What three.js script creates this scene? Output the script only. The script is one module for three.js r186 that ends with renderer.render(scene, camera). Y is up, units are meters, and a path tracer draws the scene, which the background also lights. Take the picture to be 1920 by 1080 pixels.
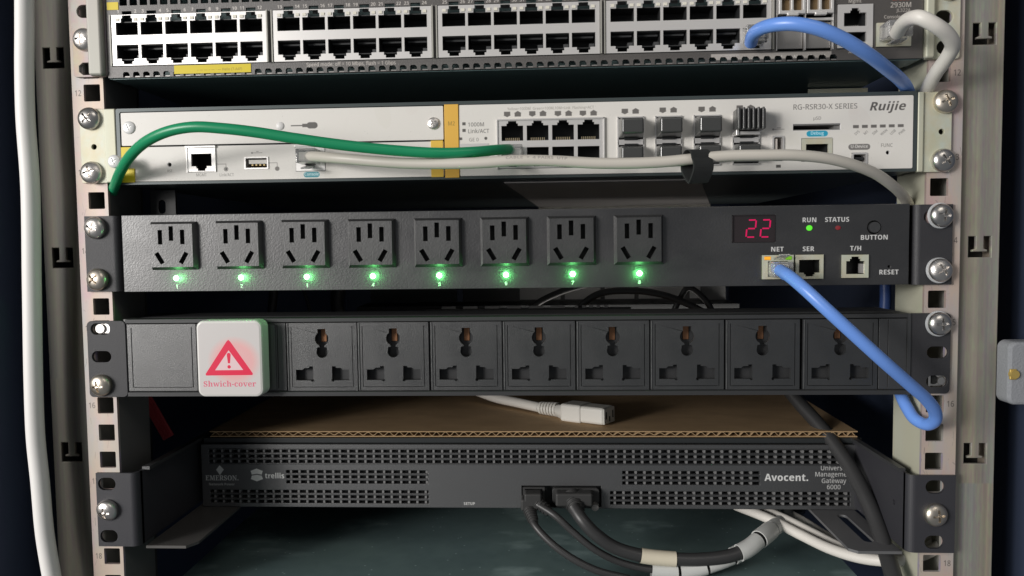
import * as THREE from 'three';
import { RoundedBoxGeometry } from 'three/addons/geometries/RoundedBoxGeometry.js';
import { mergeGeometries, mergeVertices, toCreasedNormals } from 'three/addons/utils/BufferGeometryUtils.js';
import { RectAreaLightUniformsLib } from 'three/addons/lights/RectAreaLightUniformsLib.js';
import { Brush, Evaluator, SUBTRACTION } from 'three-bvh-csg';

// ---------------------------------------------------------------- camera, lamps, exposure
// Everything below is modelled in millimetres with the rack's mounting plane at z = 0 and baked to metres at the end.
const MM = 0.001;
const scene = new THREE.Scene();
const camera = new THREE.PerspectiveCamera(42.18, 16 / 9, 0.02, 20);
camera.position.set(23.62 * MM, 44.09 * MM, 413.73 * MM);
camera.rotation.set(-0.05642, 0.05049, -0.01255, 'YXZ');
const renderer = new THREE.WebGLRenderer({ antialias: true });
renderer.setSize(1024, 576);
renderer.toneMapping = THREE.LinearToneMapping;
renderer.toneMappingExposure = 0.96;
renderer.shadowMap.enabled = true;
RectAreaLightUniformsLib.init();
scene.background = new THREE.Color().setRGB(0.135, 0.142, 0.15);   // dim machine room around the rack
function areaLamp(x, y, z, w, h, color, intensity) {
  const l = new THREE.RectAreaLight(color, intensity, w, h);
  l.position.set(x, y, z); l.lookAt(0, 0, 0); scene.add(l); return l;
}
areaLamp(-1.95, 0.40, 1.95, 0.30, 0.33, new THREE.Color().setRGB(1, 0.965, 0.93), 76);
areaLamp(-2.15, 0.48, 1.85, 1.42, 1.2, new THREE.Color().setRGB(1, 0.97, 0.94), 12.5);   // bank of room lamps on the same side   // room lamp to the left
areaLamp(0.55, 1.5, 1.5, 0.9, 0.5, new THREE.Color().setRGB(1, 0.93, 0.84), 3.2);         // ceiling light further away

const rear = new THREE.RectAreaLight(new THREE.Color().setRGB(1, .96, .9), 4, .24, .03); rear.position.set(.1, -.028, -.246); rear.lookAt(.1, .016, -.30); scene.add(rear);   // room light coming in at the open back

// ---------------------------------------------------------------- helpers
let seed = 7; const rnd = () => (seed = (seed * 16807) % 2147483647) / 2147483647;
const used = {}, bases = new Map();
function numbered(n) { const k = used[n] = (used[n] || 0) + 1; return k === 1 ? n : n + '_' + String(k - 1).padStart(3, '0'); }
function thing(name, label, category, base = [0, 0, 0], group) {
  const o = new THREE.Group(); o.name = numbered(name); o.position.set(...base); scene.add(o);
  o.userData = { label, category }; if (group) o.userData.group = group; bases.set(o, base); return o;
}
const join = (g) => { const a = (Array.isArray(g) ? g : [g]).map((q) => { const r = q.index ? q.toNonIndexed() : q; for (const k of Object.keys(r.attributes)) if (!['position', 'normal', 'uv', 'color'].includes(k)) r.deleteAttribute(k); return r; }); return a.length === 1 ? a[0] : mergeGeometries(a.map((q) => { q.clearGroups(); return q; })); };
// a part: geometry given in rack coordinates, stored relative to its thing's base
function part(name, geo, mat, parent, at) {
  const isArr = Array.isArray(geo); let g = isArr ? join(geo) : geo;
  let top = parent; while (top.parent && top.parent !== scene) top = top.parent;
  const b = bases.get(top) || [0, 0, 0];
  const m = new THREE.Mesh(g, mat); m.name = name; m.castShadow = m.receiveShadow = true;
  if (at) m.position.set(...at); else if (!g.userData.moved) { g.translate(-b[0], -b[1], -b[2]); g.userData.moved = true; }
  parent.add(m); return m;
}
function struct(name, geo, mat) { const m = new THREE.Mesh(Array.isArray(geo) ? join(geo) : geo, mat); m.name = name; m.userData.kind = 'structure'; m.castShadow = m.receiveShadow = true; scene.add(m); return m; }
const box = (x0, x1, y0, y1, z0, z1, r = 0) => {
  const w = Math.abs(x1 - x0), h = Math.abs(y1 - y0), d = Math.abs(z1 - z0);
  const g = r ? new RoundedBoxGeometry(w, h, d, 2, Math.min(r, w / 2.01, h / 2.01, d / 2.01)) : new THREE.BoxGeometry(w, h, d);
  return g.translate((x0 + x1) / 2, (y0 + y1) / 2, (z0 + z1) / 2);
};
const rectShape = (x0, x1, y0, y1, r = 0) => {
  const s = new THREE.Shape();
  if (!r) { s.moveTo(x0, y0); s.lineTo(x1, y0); s.lineTo(x1, y1); s.lineTo(x0, y1); s.closePath(); return s; }
  s.moveTo(x0 + r, y0); s.lineTo(x1 - r, y0); s.absarc(x1 - r, y0 + r, r, -Math.PI / 2, 0); s.lineTo(x1, y1 - r); s.absarc(x1 - r, y1 - r, r, 0, Math.PI / 2);
  s.lineTo(x0 + r, y1); s.absarc(x0 + r, y1 - r, r, Math.PI / 2, Math.PI); s.lineTo(x0, y0 + r); s.absarc(x0 + r, y0 + r, r, Math.PI, 1.5 * Math.PI); return s;
};
const poly = (pts) => { const s = new THREE.Shape(); pts.forEach(([x, y], i) => i ? s.lineTo(x, y) : s.moveTo(x, y)); s.closePath(); return s; };
const disc = (x, y, r) => { const s = new THREE.Shape(); s.absarc(x, y, r, 0, Math.PI * 2); return s; };
const slotShape = (cx, cy, w, h) => rectShape(cx - w / 2, cx + w / 2, cy - h / 2, cy + h / 2, Math.min(w, h) / 2.001);
// sheet with holes, front face at z
function sheet(shape, holes, z, t, bevel = 0) {
  const s = shape; for (const h of holes) s.holes.push(h);
  const g = new THREE.ExtrudeGeometry(s, { depth: t - 2 * bevel, bevelEnabled: bevel > 0, bevelThickness: bevel, bevelSize: bevel, bevelOffset: -bevel, bevelSegments: 2, curveSegments: 10 });
  return g.translate(0, 0, z - t + bevel);
}
const cyl = (x, y, z0, z1, r, r2 = r, seg = 24) => new THREE.CylinderGeometry(r2, r, Math.abs(z1 - z0), seg).rotateX(Math.PI / 2).translate(x, y, (z0 + z1) / 2);
function tube(pts, r, seg, radial = 14, closed = false) {
  const c = new THREE.CatmullRomCurve3(pts.map((p) => new THREE.Vector3(...p)), closed, 'centripetal');
  const len = c.getLength(), g = new THREE.TubeGeometry(c, seg || Math.max(8, Math.round(len / 3)), r, radial, closed);
  const uv = g.attributes.uv; for (let i = 0; i < uv.count; i++) uv.setXY(i, uv.getX(i) * len, uv.getY(i) * 2 * Math.PI * r);
  g.userData.curve = c; return g;
}
const ball = (p, r) => new THREE.SphereGeometry(r, 14, 10).translate(...p);
function along(geo, from, to) { // geometry built along +z from 0, moved so it starts at from and points to to
  const d = new THREE.Vector3(...to).sub(new THREE.Vector3(...from)).normalize();
  return geo.applyQuaternion(new THREE.Quaternion().setFromUnitVectors(new THREE.Vector3(0, 0, 1), d)).translate(...from);
}
// ---------------------------------------------------------------- textures and materials
function noise2(w, h, cells, oct, s) { // tileable value noise
  const out = new Float32Array(w * h); let amp = 1, tot = 0, st = s * 7919 + 13;
  const rr = () => (st = (st * 16807) % 2147483647) / 2147483647;
  for (let o = 0; o < oct; o++) {
    const n = cells << o, t = new Float32Array(n * n); for (let i = 0; i < n * n; i++) t[i] = rr();
    for (let y = 0; y < h; y++) for (let x = 0; x < w; x++) {
      const fx = x / w * n, fy = y / h * n, x0 = fx | 0, y0 = fy | 0, ax = fx - x0, ay = fy - y0, x1 = (x0 + 1) % n, y1 = (y0 + 1) % n;
      const sx = ax * ax * (3 - 2 * ax), sy = ay * ay * (3 - 2 * ay);
      out[y * w + x] += amp * ((t[y0 * n + x0] * (1 - sx) + t[y0 * n + x1] * sx) * (1 - sy) + (t[y1 * n + x0] * (1 - sx) + t[y1 * n + x1] * sx) * sy);
    }
    tot += amp; amp *= 0.6;
  }
  for (let i = 0; i < out.length; i++) out[i] /= tot; return out;
}
function tex(w, h, fn, srgb) {
  const d = new Uint8Array(w * h * 4);
  for (let y = 0; y < h; y++) for (let x = 0; x < w; x++) { const c = fn(x, y), i = (y * w + x) * 4; d[i] = c[0]; d[i + 1] = c[1]; d[i + 2] = c[2]; d[i + 3] = 255; }
  const t = new THREE.DataTexture(d, w, h); t.wrapS = t.wrapT = THREE.RepeatWrapping; t.magFilter = t.minFilter = THREE.LinearFilter; if (srgb) t.colorSpace = THREE.SRGBColorSpace; t.needsUpdate = true; return t;
}
const N1 = noise2(256, 256, 32, 3, 3), N2 = noise2(256, 256, 4, 5, 5), N3 = noise2(256, 256, 64, 2, 9);
const gray = (v) => { const q = Math.max(0, Math.min(255, v)); return [q, q, q]; };
const rep = (t, sx, sy = sx, ox = 0, oy = 0) => { const c = t.clone(); c.repeat.set(1 / sx, 1 / sy); c.offset.set(ox, oy); c.needsUpdate = true; return c; };
const grainT = tex(256, 256, (x, y) => gray(N1[y * 256 + x] * 255)), fineT = tex(256, 256, (x, y) => gray(N3[y * 256 + x] * 255));
const wearT = tex(256, 256, (x, y) => gray(205 + 70 * (N2[y * 256 + x] - .5) * 1.6));
const wear = rep(wearT, 120, 70), wear2 = rep(wearT, 90, 60, .3, .2);
const powder = rep(grainT, 22), powderFine = rep(fineT, 16), brush = rep(grainT, 4, 260);
const mk = (r, g, b, rough, metal = 0, extra = {}) => { const m = new THREE.MeshPhysicalMaterial({ roughness: rough, metalness: metal, ...extra }); m.color.setRGB(r, g, b); return m; };
// print: a canvas in millimetres mapped onto extruded faces whose uv are x, y in mm
function print(x0, y0, w, h, ppm, draw) {
  const c = document.createElement('canvas'); c.width = Math.round(w * ppm); c.height = Math.round(h * ppm);
  const k = c.getContext('2d'); k.scale(c.width / w, c.height / h); k.translate(-x0, h + y0); // then draw with y flipped by hand (Y)
  draw(k); const t = new THREE.CanvasTexture(c); t.colorSpace = THREE.SRGBColorSpace; t.magFilter = THREE.LinearFilter;
  t.repeat.set(1 / w, 1 / h); t.offset.set(-x0 / w, -y0 / h); return t;
}
const text = (k, s, x, y, size, color, opt = {}) => { k.save(); k.translate(x, -y); if (opt.rot) k.rotate(-opt.rot); k.scale(opt.sx || 1, 1); k.font = (opt.style || '') + ' ' + size + 'px ' + (opt.font || 'sans-serif'); k.textAlign = opt.align || 'center'; k.textBaseline = 'middle'; k.fillStyle = color; k.fillText(s, 0, 0); k.restore(); };
const fillR = (k, x0, x1, y0, y1, color) => { k.fillStyle = color; k.fillRect(x0, -y1, x1 - x0, y1 - y0); };
const fillP = (k, pts, color) => { k.fillStyle = color; k.beginPath(); pts.forEach(([x, y], i) => i ? k.lineTo(x, -y) : k.moveTo(x, -y)); k.closePath(); k.fill(); };
const fillC = (k, x, y, r, color) => { k.fillStyle = color; k.beginPath(); k.arc(x, -y, r, 0, 7); k.fill(); };
const pill = (k, x0, x1, y0, y1, color) => { const r = (y1 - y0) / 2; fillR(k, x0 + r, x1 - r, y0, y1, color); fillC(k, x0 + r, (y0 + y1) / 2, r, color); fillC(k, x1 - r, (y0 + y1) / 2, r, color); };
const css = (r, g, b) => `rgb(${r},${g},${b})`;

const zincT = tex(256, 256, (x, y) => { const a = N2[y * 256 + x], b = N2[((y * 3) % 256) * 256 + ((x * 2 + 70) % 256)]; return [196 + 30 * (a - .5), 186 + 40 * (b - .5), 182 + 60 * (.5 - a)]; }, true);
const zincYT = tex(256, 256, (x, y) => { const a = N2[y * 256 + x], b = N2[((y * 2) % 256) * 256 + ((x * 2 + 90) % 256)]; return [219 + 20 * (a - .5), 218 + 18 * (b - .5), 198 + 44 * (b - .5)]; }, true);
const galvT = tex(256, 256, (x, y) => { const a = N2[((y >> 3) % 256) * 256 + ((x * 5) % 256)], b = N2[((y >> 1) % 256) * 256 + x], c = N3[y * 256 + x]; return [160 + 60 * (a - .5) + 24 * (b - .5), 157 + 56 * (a - .5) + 20 * (c - .5), 147 + 34 * (a - .5) - 30 * (b - .5)]; }, true);
const M = {
  zinc: mk(.74, .74, .74, .58, .3, { map: rep(zincT, 60, 90) }),
  zincY: mk(.8, .8, .79, .58, .25, { map: rep(zincYT, 40, 50) }),
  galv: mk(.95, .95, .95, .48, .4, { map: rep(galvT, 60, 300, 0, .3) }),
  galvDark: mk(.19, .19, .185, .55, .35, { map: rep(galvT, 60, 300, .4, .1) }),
  steel: mk(.74, .71, .68, .34, 1, { bumpMap: rep(fineT, 6), bumpScale: .00003 }),
  shield: mk(.8, .78, .76, .38, .62),
  shieldDark: mk(.3, .29, .28, .45, .6),
  gold: mk(.4, .31, .16, .45, .8),
  copper: mk(.3, .15, .08, .45, .8),
  dark: mk(.012, .013, .014, .55),
  darkHole: mk(.006, .007, .007, .8),
  navy: mk(.035, .048, .085, .6, 0, { bumpMap: powder, bumpScale: .00006 }),
  black: mk(.018, .018, .019, .54, .0, { bumpMap: powder, bumpScale: .00006, ior: 1.95, roughnessMap: wear }),
  blackEar: mk(.032, .032, .036, .55, 0, { bumpMap: powderFine, bumpScale: .00008 }),
  blackPl: mk(.022, .023, .025, .5, 0, { ior: 1.9, bumpMap: powderFine, bumpScale: .00008 }),
  alu: mk(.045, .046, .048, .5, .3, { bumpMap: brush, bumpScale: .00003 }),
  white: mk(.68, .67, .655, .42),
  whiteScrew: mk(.78, .78, .77, .3, .2),
  cover: mk(.82, .81, .78, .35, 0, { clearcoat: .25, clearcoatRoughness: .25, transmission: .0 }),
  gray: mk(.2, .2, .2, .5),
  yellow: mk(.72, .56, .02, .5), amber: mk(.78, .5, .07, .5),
  clear: mk(.95, .95, .95, .1, 0, { transmission: .8, thickness: .003, ior: 1.5 }),
  frost: mk(.86, .88, .9, .35, 0, { transmission: .55, thickness: 0 }),
  green: mk(.01, .27, .115, .36), grey: mk(.55, .53, .49, .42), blue: mk(.15, .31, .78, .34), whiteC: mk(.72, .69, .64, .45),
  blackC: mk(.036, .036, .037, .42), rubber: mk(.03, .03, .03, .6),
  velcro: mk(.03, .033, .033, .95, 0, { bumpMap: rep(fineT, 7), bumpScale: .0006, sheen: .5, sheenRoughness: .8 }),
  sfp: mk(.055, .056, .055, .28, 0, { clearcoat: .3, clearcoatRoughness: .15 }),
  greenLed: new THREE.MeshStandardMaterial({ color: 0x88ff99, emissive: new THREE.Color().setRGB(.3, 1, .36), emissiveIntensity: 14 }),
  redSeg: new THREE.MeshStandardMaterial({ color: 0x330008, emissive: new THREE.Color().setRGB(.85, .008, .13), emissiveIntensity: .75 }),
};
const lampMat = (r, g, b, i) => new THREE.MeshStandardMaterial({ color: 0x222222, emissive: new THREE.Color().setRGB(r, g, b), emissiveIntensity: i });

// shared screw: domed head with a cross recess, axis +z, base at z = 0
const ev = new Evaluator(); ev.useGroups = false; ev.attributes = ['position', 'normal'];
function screwGeo(r, h) {
  const p = [[.001, -1.5], [r * .97, -1.5], [r, 0]]; for (let i = 0; i <= 9; i++) { const a = i / 9 * Math.PI / 2; p.push([Math.max(.001, r * Math.cos(a) * (1 - .0)), .5 + (h - .5) * Math.sin(a)]); }
  let b = new Brush(mergeVertices(new THREE.LatheGeometry(p.map((q) => new THREE.Vector2(...q)), 30)).rotateX(Math.PI / 2)); b.updateMatrixWorld();
  for (const a of [0, Math.PI / 2]) { const c = new Brush(new THREE.BoxGeometry(r * 1.05, r * .2, h * .9)); c.position.set(0, 0, h * 1.0); c.rotation.z = a + .5; c.updateMatrixWorld(); b = ev.evaluate(b, c, SUBTRACTION); }
  const core = new Brush(new THREE.CylinderGeometry(r * .24, r * .1, h, 10).rotateX(Math.PI / 2)); core.position.z = h; core.updateMatrixWorld(); b = ev.evaluate(b, core, SUBTRACTION);
  const g = b.geometry.clone(); const n = g.attributes.position.count; if (!g.attributes.uv) g.setAttribute('uv', new THREE.Float32BufferAttribute(new Float32Array(n * 2).map((_, i) => { const j = i >> 1; return i % 2 ? g.attributes.position.getY(j) : g.attributes.position.getX(j); }), 2));
  return toCreasedNormals(g, .6);
}
const SCREW = screwGeo(6.3, 4.0), SCREWS = screwGeo(4.2, 2);
SCREW.userData.moved = SCREWS.userData.moved = true;
const STEELS = [M.steel, mk(.66, .6, .52, .38, 1), mk(.6, .58, .56, .3, 1)]; let nScrew = 0;
function screw(parent, x, y, z, mat = M.steel, tilt = [0, 0], geo = SCREW, washer) {
  let top = parent; while (top.parent && top.parent !== scene) top = top.parent; const b = bases.get(top);
  if (mat === M.steel) mat = STEELS[nScrew++ % 3];
  const m = part('screw', geo, mat, parent, [x - b[0], y - b[1], z - b[2]]); m.rotation.set(tilt[0], tilt[1], rnd() * 3, 'XYZ');
  if (washer) { const w = part('washer', cyl(0, 0, -1.2, -.2, 7.0, 6.8, 28), M.frost, m, [0, 0, 0]); }
  return m;
}
// open cavity with five inner walls
function cavity(x0, x1, y0, y1, zf, d, contacts = 0, top = true) {
  const t = .5, gs = [box(x0 - t, x1 + t, y0 - t, y1 + t, zf - d - t, zf - d), box(x0 - t, x0, y0 - t, y1 + t, zf - d, zf), box(x1, x1 + t, y0 - t, y1 + t, zf - d, zf), box(x0, x1, y0 - t, y0, zf - d, zf), box(x0, x1, y1, y1 + t, zf - d, zf)];
  return gs;
}
const RJW = 11.8;
// RJ45 opening outline: main window plus the stepped keyway for the latch, up = keyway on top
function rjHole(cx, y0, y1, w, kw, kh, up) {
  const k2 = kw * .72, m = (y) => up ? y : y0 + y1 - y, a = w / 2;
  const pts = [[cx - a, m(y0)], [cx + a, m(y0)], [cx + a, m(y1)], [cx + kw / 2, m(y1)], [cx + kw / 2, m(y1 + kh * .5)], [cx + k2 / 2, m(y1 + kh * .5)], [cx + k2 / 2, m(y1 + kh)], [cx - k2 / 2, m(y1 + kh)], [cx - k2 / 2, m(y1 + kh * .5)], [cx - kw / 2, m(y1 + kh * .5)], [cx - kw / 2, m(y1)], [cx - a, m(y1)]];
  return poly(up ? pts : pts.reverse());
}
function rjContacts(cx, y, z, n = 8, up = true) { const gs = []; for (let i = 0; i < n; i++) gs.push(box(cx + (i - (n - 1) / 2) * 1.02 - .18, cx + (i - (n - 1) / 2) * 1.02 + .18, y, y + 1.6, z - 9, z - 3.5)); return gs; }

// ---------------------------------------------------------------- cabinet: walls, posts, mounting rails
struct('cabinet_wall', box(-340, -290, -420, 420, -720, 25), M.navy);
struct('cabinet_wall_001', box(292, 340, -420, 420, -720, 20), M.navy);
struct('back_wall', box(-340, 340, -420, 420, -730, -720), M.navy);
struct('ceiling', box(-340, 340, 330, 345, -720, 0), M.navy);
struct('floor', box(-340, 340, -420, -405, -720, 0), M.navy);
// dull grey-green steel lid of the unit in the bottom of the rack
const specks = new Uint8Array(65536); for (let i = 0; i < 90; i++) specks[(rnd() * 65536) | 0] = 90;
const lidT = tex(256, 256, (x, y) => { const a = N2[y * 256 + x], b = N1[y * 256 + x], s = Math.max(0, N2[((y * 2) % 256) * 256 + x] - .6) * 220 + specks[y * 256 + x]; return [108 + 20 * (a - .5) + 10 * (b - .5) + s, 130 + 22 * (a - .5) + 10 * (b - .5) + s, 130 + 16 * (a - .5) + 10 * (b - .5) + s]; }, true);
struct('equipment_shelf', box(-216, 216, -172, -167, -650, 30), mk(1, 1, 1, .55, .2, { map: (() => { const t = lidT.clone(); t.repeat.set(2, 3); t.needsUpdate = true; return t; })() }));

const U = 44.45;
const holeYs = []; for (let u = -2; u <= 8; u++) for (const f of [0, 15.875, 31.75]) holeYs.push(133 - u * U - f);
function rail(sign, label) {
  const t = thing('mounting_rail', label, 'rack rail', [sign * 234, -180, 0], 'square-holed mounting rails');
  const x0 = sign > 0 ? 226 : -244.2, x1 = sign > 0 ? 244.2 : -226;
  const map = print(x0, -180, x1 - x0, 390, 5, (k) => {
    k.fillStyle = '#cabdb8'; k.fillRect(x0, -210, x1 - x0, 390);
    for (let i = 0; i < 900; i++) { const y = -180 + rnd() * 390, x = x0 + rnd() * (x1 - x0); k.fillStyle = ['rgba(214,170,200,.05)', 'rgba(225,205,170,.06)', 'rgba(190,200,205,.06)', 'rgba(220,190,190,.06)'][i % 4]; k.beginPath(); k.ellipse(x, -y, 2 + rnd() * 5, 6 + rnd() * 22, 0, 0, 7); k.fill(); }
    for (let u = -1; u <= 7; u++) { const y = 133 - u * U; text(k, String(12 + u), sign > 0 ? 240.9 : -240.8, y, 4.4, '#6b6460', { sx: .85 }); }
    for (let i = 0; i < 140; i++) { k.strokeStyle = `rgba(90,85,80,${.12 + rnd() * .3})`; k.lineWidth = .1 + rnd() * .25; const y = -180 + rnd() * 390, x = x0 + rnd() * 18; k.beginPath(); k.moveTo(x, -y); k.lineTo(x + rnd() * 3 - 1.5, -y + rnd() * 5); k.stroke(); }
  });
  const m = mk(.84, .84, .84, .58, .3, { map });
  const holes = holeYs.filter((y) => y > -176 && y < 206).map((y) => rectShape(sign * 232.7 - 4.75, sign * 232.7 + 4.75, y - 4.75, y + 4.75, .7));
  part('front_flange', sheet(rectShape(x0, x1, -180, 210), holes, 0, 2), [m, M.zinc], t);
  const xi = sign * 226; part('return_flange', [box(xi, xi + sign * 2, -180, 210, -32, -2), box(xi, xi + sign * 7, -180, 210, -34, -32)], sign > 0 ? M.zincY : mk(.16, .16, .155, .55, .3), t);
  const xo = sign * 244.2; part('outer_flange', box(xo - sign * 2, xo, -180, 210, -60, -2), M.zinc, t);
  return t;
}
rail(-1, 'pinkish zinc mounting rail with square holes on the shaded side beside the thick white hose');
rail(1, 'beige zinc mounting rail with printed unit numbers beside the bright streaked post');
function post(sign, label, m) {
  const t = thing('cabinet_post', label, 'rack post', [sign * 256, -200, -4], 'upright cabinet posts');
  const x0 = sign > 0 ? 246.2 : -268, x1 = sign > 0 ? 267.2 : -244.6, cx = sign * 256.8;
  const holes = [154, 40.4, -73.3].map((y) => { // square cutout with a T shaped tongue hanging in from the top
    const w = 6, h = 5.7; return poly([[cx - w, y - h], [cx + w, y - h], [cx + w, y + h], [cx + 2.1, y + h], [cx + 2.1, y - 1], [cx + 4, y - 1.6], [cx + 4, y - 2.6], [cx - 4, y - 2.6], [cx - 4, y - 1.6], [cx - 2.1, y - 1], [cx - 2.1, y + h], [cx - w, y + h]]);
  });
  part('front_face', sheet(rectShape(x0, x1, -200, 230), holes, -4, 2, .4), m, t);
  part('side_face', [box(x0, x0 + 2, -200, 230, -70, -6), box(x1 - 2, x1, -200, 230, -70, -6)], m, t);
  part('lining', box(x0 + 2, x1 - 2, -200, 230, -18, -16.5), sign > 0 ? M.dark : M.dark, t);
  return t;
}
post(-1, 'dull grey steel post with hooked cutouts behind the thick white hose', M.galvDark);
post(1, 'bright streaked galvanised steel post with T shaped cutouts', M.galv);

{ // latch at the right edge of the picture
  const t = thing('door_latch', 'grey plastic door latch with a small brass pin at the edge of the cabinet', 'latch', [276, -26, 10]);
  part('latch_body', sheet(rectShape(264.2, 300, -43, -9.5, 4), [], 12, 12, 1.5), mk(.25, .26, .28, .5, 0, { bumpMap: powder, bumpScale: .0002 }), t);
  part('pin', [cyl(266.6, -26.5, 11.5, 13.6, 2.5, 2.2), box(264.4, 268, -29.4, -23.8, 11.5, 12.8, .5)], mk(.55, .4, .12, .45, .5), t);
}

// ---------------------------------------------------------------- network switch (top)
function ear(t, sign, x0, x1, y0, y1, mat, slots, z = 2, r = 2.2) {
  return part('ear', sheet(rectShape(Math.min(x0, x1), Math.max(x0, x1), y0, y1, r), slots, z, 1.8, .25), mat, t);
}
{
  const t = thing('network_switch', 'dark grey network switch with four blocks of pale metal ports, topmost in the rack', 'network switch', [0, 140, 0]);
  const bx = [-217.7, -126.6, -35.6, 55.2], BW = 87.4, PP = 14.02;
  const upx = [], all = [];
  for (const b of bx) for (let i = 0; i < 6; i++) upx.push(b + 8.65 + i * PP);
  const faceHoles = [];
  for (const b of bx) {
    const pts = [[b - .3, 146.4], [b + BW + .3, 146.4], [b + BW + .3, 174.9]];
    for (let i = 5; i >= 0; i--) { const cx = b + 8.65 + i * PP; pts.push([cx + 2.7, 174.9], [cx + 2.7, 176.6], [cx - 2.7, 176.6], [cx - 2.7, 174.9]); }
    pts.push([b - .3, 174.9]); faceHoles.push(poly(pts));
  }
  const vents = [], lips = [], bars = [];
  for (let x = -213; x < 172; x += 5.76) vents.push(rectShape(x, x + 4.3, 179.6, 183.9, .3));
  for (let x = -212.6; x < 176; x += 5.76) { vents.push(poly([[x, 140.5], [x + 3.8, 140.5], [x + 3.8, 142.3], [x + 2.8, 143.4], [x + .6, 143.4], [x, 142.6]])); lips.push(box(x + .9, x + 4, 140.3, 141.2, .2, 2.4)); }
  const sfpHoles = [rectShape(145.2, 175, 145.6, 174.5), rectShape(176.6, 195.6, 146, 169.4), rectShape(196.9, 215.3, 146.3, 159.3)];
  const pm = print(-221, 140, 443, 45, 4.6, (k) => {
    fillR(k, -221, 222, 140, 185, '#4a4745');
    fillR(k, -221, 222, 140, 144.4, '#4e4b49');
    for (let b = 0; b < 4; b++) for (let i = 0; i < 6; i++) { const cx = bx[b] + 8.65 + i * PP, n = b * 12 + i * 2 + 1; text(k, n + '▴', cx - 4.3, 176.1, 2.5, '#e4e0da'); text(k, '▾' + (n + 1), cx + 4.4, 176.1, 2.5, '#e4e0da'); }
    text(k, 'Speed mode: off = 10 Mbps, flash = 1 Gbps', -84, 144.4, 2.6, '#cfcac4');
    fillR(k, 111, 174.2, 141.9, 145.1, '#b5b1ac'); for (const [s, x] of [['A1▴', 149], ['A2▴', 157], ['A3▾', 164.4], ['A4▾', 171.2]]) text(k, s, x - 1, 143.2, 2.1, '#f2efe9'); text(k, '— — — —', 122, 144, 1.5, '#d8d5d0');
    text(k, 'Mgmt', 186, 170.6, 2.6, '#d6d2cc'); text(k, 'Aux 1', 186, 144.2, 2.4, '#e2ded8'); text(k, 'Console', 205.4, 161.8, 2.4, '#d6d2cc');
    text(k, 'aruba', 209.8, 171.4, 3.4, '#a3301e'); text(k, '2930M', 209.8, 167.9, 3.6, '#d6d2cc'); text(k, 'JL322A', 211.2, 165, 2.4, '#c6c2bc');
  });
  const faceM = mk(.9, .88, .86, .5, .1, { ior: 1.9, map: pm, bumpMap: powderFine, bumpScale: .00006 });
  const backM = M.darkHole;
  part('front_panel', sheet(rectShape(-221, 221.4, 140.3, 184.6), [...faceHoles, ...vents, ...sfpHoles], 3, 1.6), [faceM, M.blackEar], t);
  part('bottom_lip', lips, M.shieldDark, t);
  part('chassis', [box(-219.5, 219.5, 140, 184.6, -320, -14), box(-219.5, 219.5, 139.8, 140.6, -14, 1.2), box(-219.5, 219.5, 184, 184.7, -14, 1.2), box(-221, -219.5, 140, 184.6, -14, 1.4), box(219.5, 221, 140, 184.6, -14, 1.4)], mk(.13, .19, .19, .35, .2), t);
  part('underside_strip', box(186, 222, 136.4, 139.2, -68, -66.5), M.zincY, t);
  // port cavities shared by all blocks
  const cavU = join([...cavity(-6.3, 6.3, -3.7, 3.6, 0, 12)]), cavD = cavU;
  const inner = join([box(-6.2, 6.2, -3.6, -2.9, -9, -2.2)]);
  cavU.userData.moved = true; inner.userData.moved = true;
  const cavM = mk(.02, .021, .022, .5), tongueM = mk(.06, .062, .064, .4);
  for (let b = 0; b < 4; b++) {
    const x = bx[b], holes = [], led = [];
    for (let i = 0; i < 6; i++) {
      const cx = x + 8.65 + i * PP;
      holes.push(poly([[cx - 6.3, 163.3], [cx + 6.3, 163.3], [cx + 6.3, 170.4], [cx + 3.3, 170.4], [cx + 3.3, 172.6], [cx + 2.6, 172.6], [cx + 2.6, 174.2], [cx - 2.6, 174.2], [cx - 2.6, 172.6], [cx - 3.3, 172.6], [cx - 3.3, 170.4], [cx - 6.3, 170.4]]));
      holes.push(poly([[cx - 6.3, 158.2], [cx - 6.3, 150.5], [cx - 3.6, 150.5], [cx - 3.6, 149], [cx - 2.6, 149], [cx - 2.6, 147.5], [cx + 2.6, 147.5], [cx + 2.6, 149], [cx + 3.6, 149], [cx + 3.6, 150.5], [cx + 6.3, 150.5], [cx + 6.3, 158.2]]));
      for (const d of [-5.1, 5.1]) { led.push(box(cx + d - .95, cx + d + .95, 171.1, 172.6, 2.9, 3.9)); }
    }
    const blk = part('port_block', sheet(rectShape(x, x + BW, 146.8, 174.5), holes, 3.5, 1.2), M.shield, t);
    part('indicator_row', led, mk(.75, .72, .62, .4), blk);
    part('block_rib', [box(x + BW + .35, x + BW + 1.05, 146.6, 174.6, 1, 5), box(x - 1.05, x - .4, 146.6, 174.6, 1, 4)], M.zinc, blk);
    for (let i = 0; i < 6; i++) {
      const cx = x + 8.65 + i * PP;
      const up = part('port', cavU, cavM, blk, [cx, 167 - 140, 2]); // upper row
      const dn = part('port', cavU, cavM, blk, [cx, 154.3 - 140, 2]);
    }
    const tg = []; for (let i = 0; i < 6; i++) { const cx = x + 8.65 + i * PP; tg.push(box(cx - 5.5, cx + 5.5, 163.8, 165, -8, -1.5), box(cx - 5.5, cx + 5.5, 156.6, 157.6, -8, -2), box(cx + 3.2, cx + 6, 151, 153.2, -6, -.5)); tg.push(box(cx - 2.6, cx + 2.6, 174.4, 176.2, -4, -3.5), box(cx - 3.5, cx + 3.5, 147, 150, -9, -8.5)); }
    part('port_contacts', tg, tongueM, blk);
  }
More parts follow.
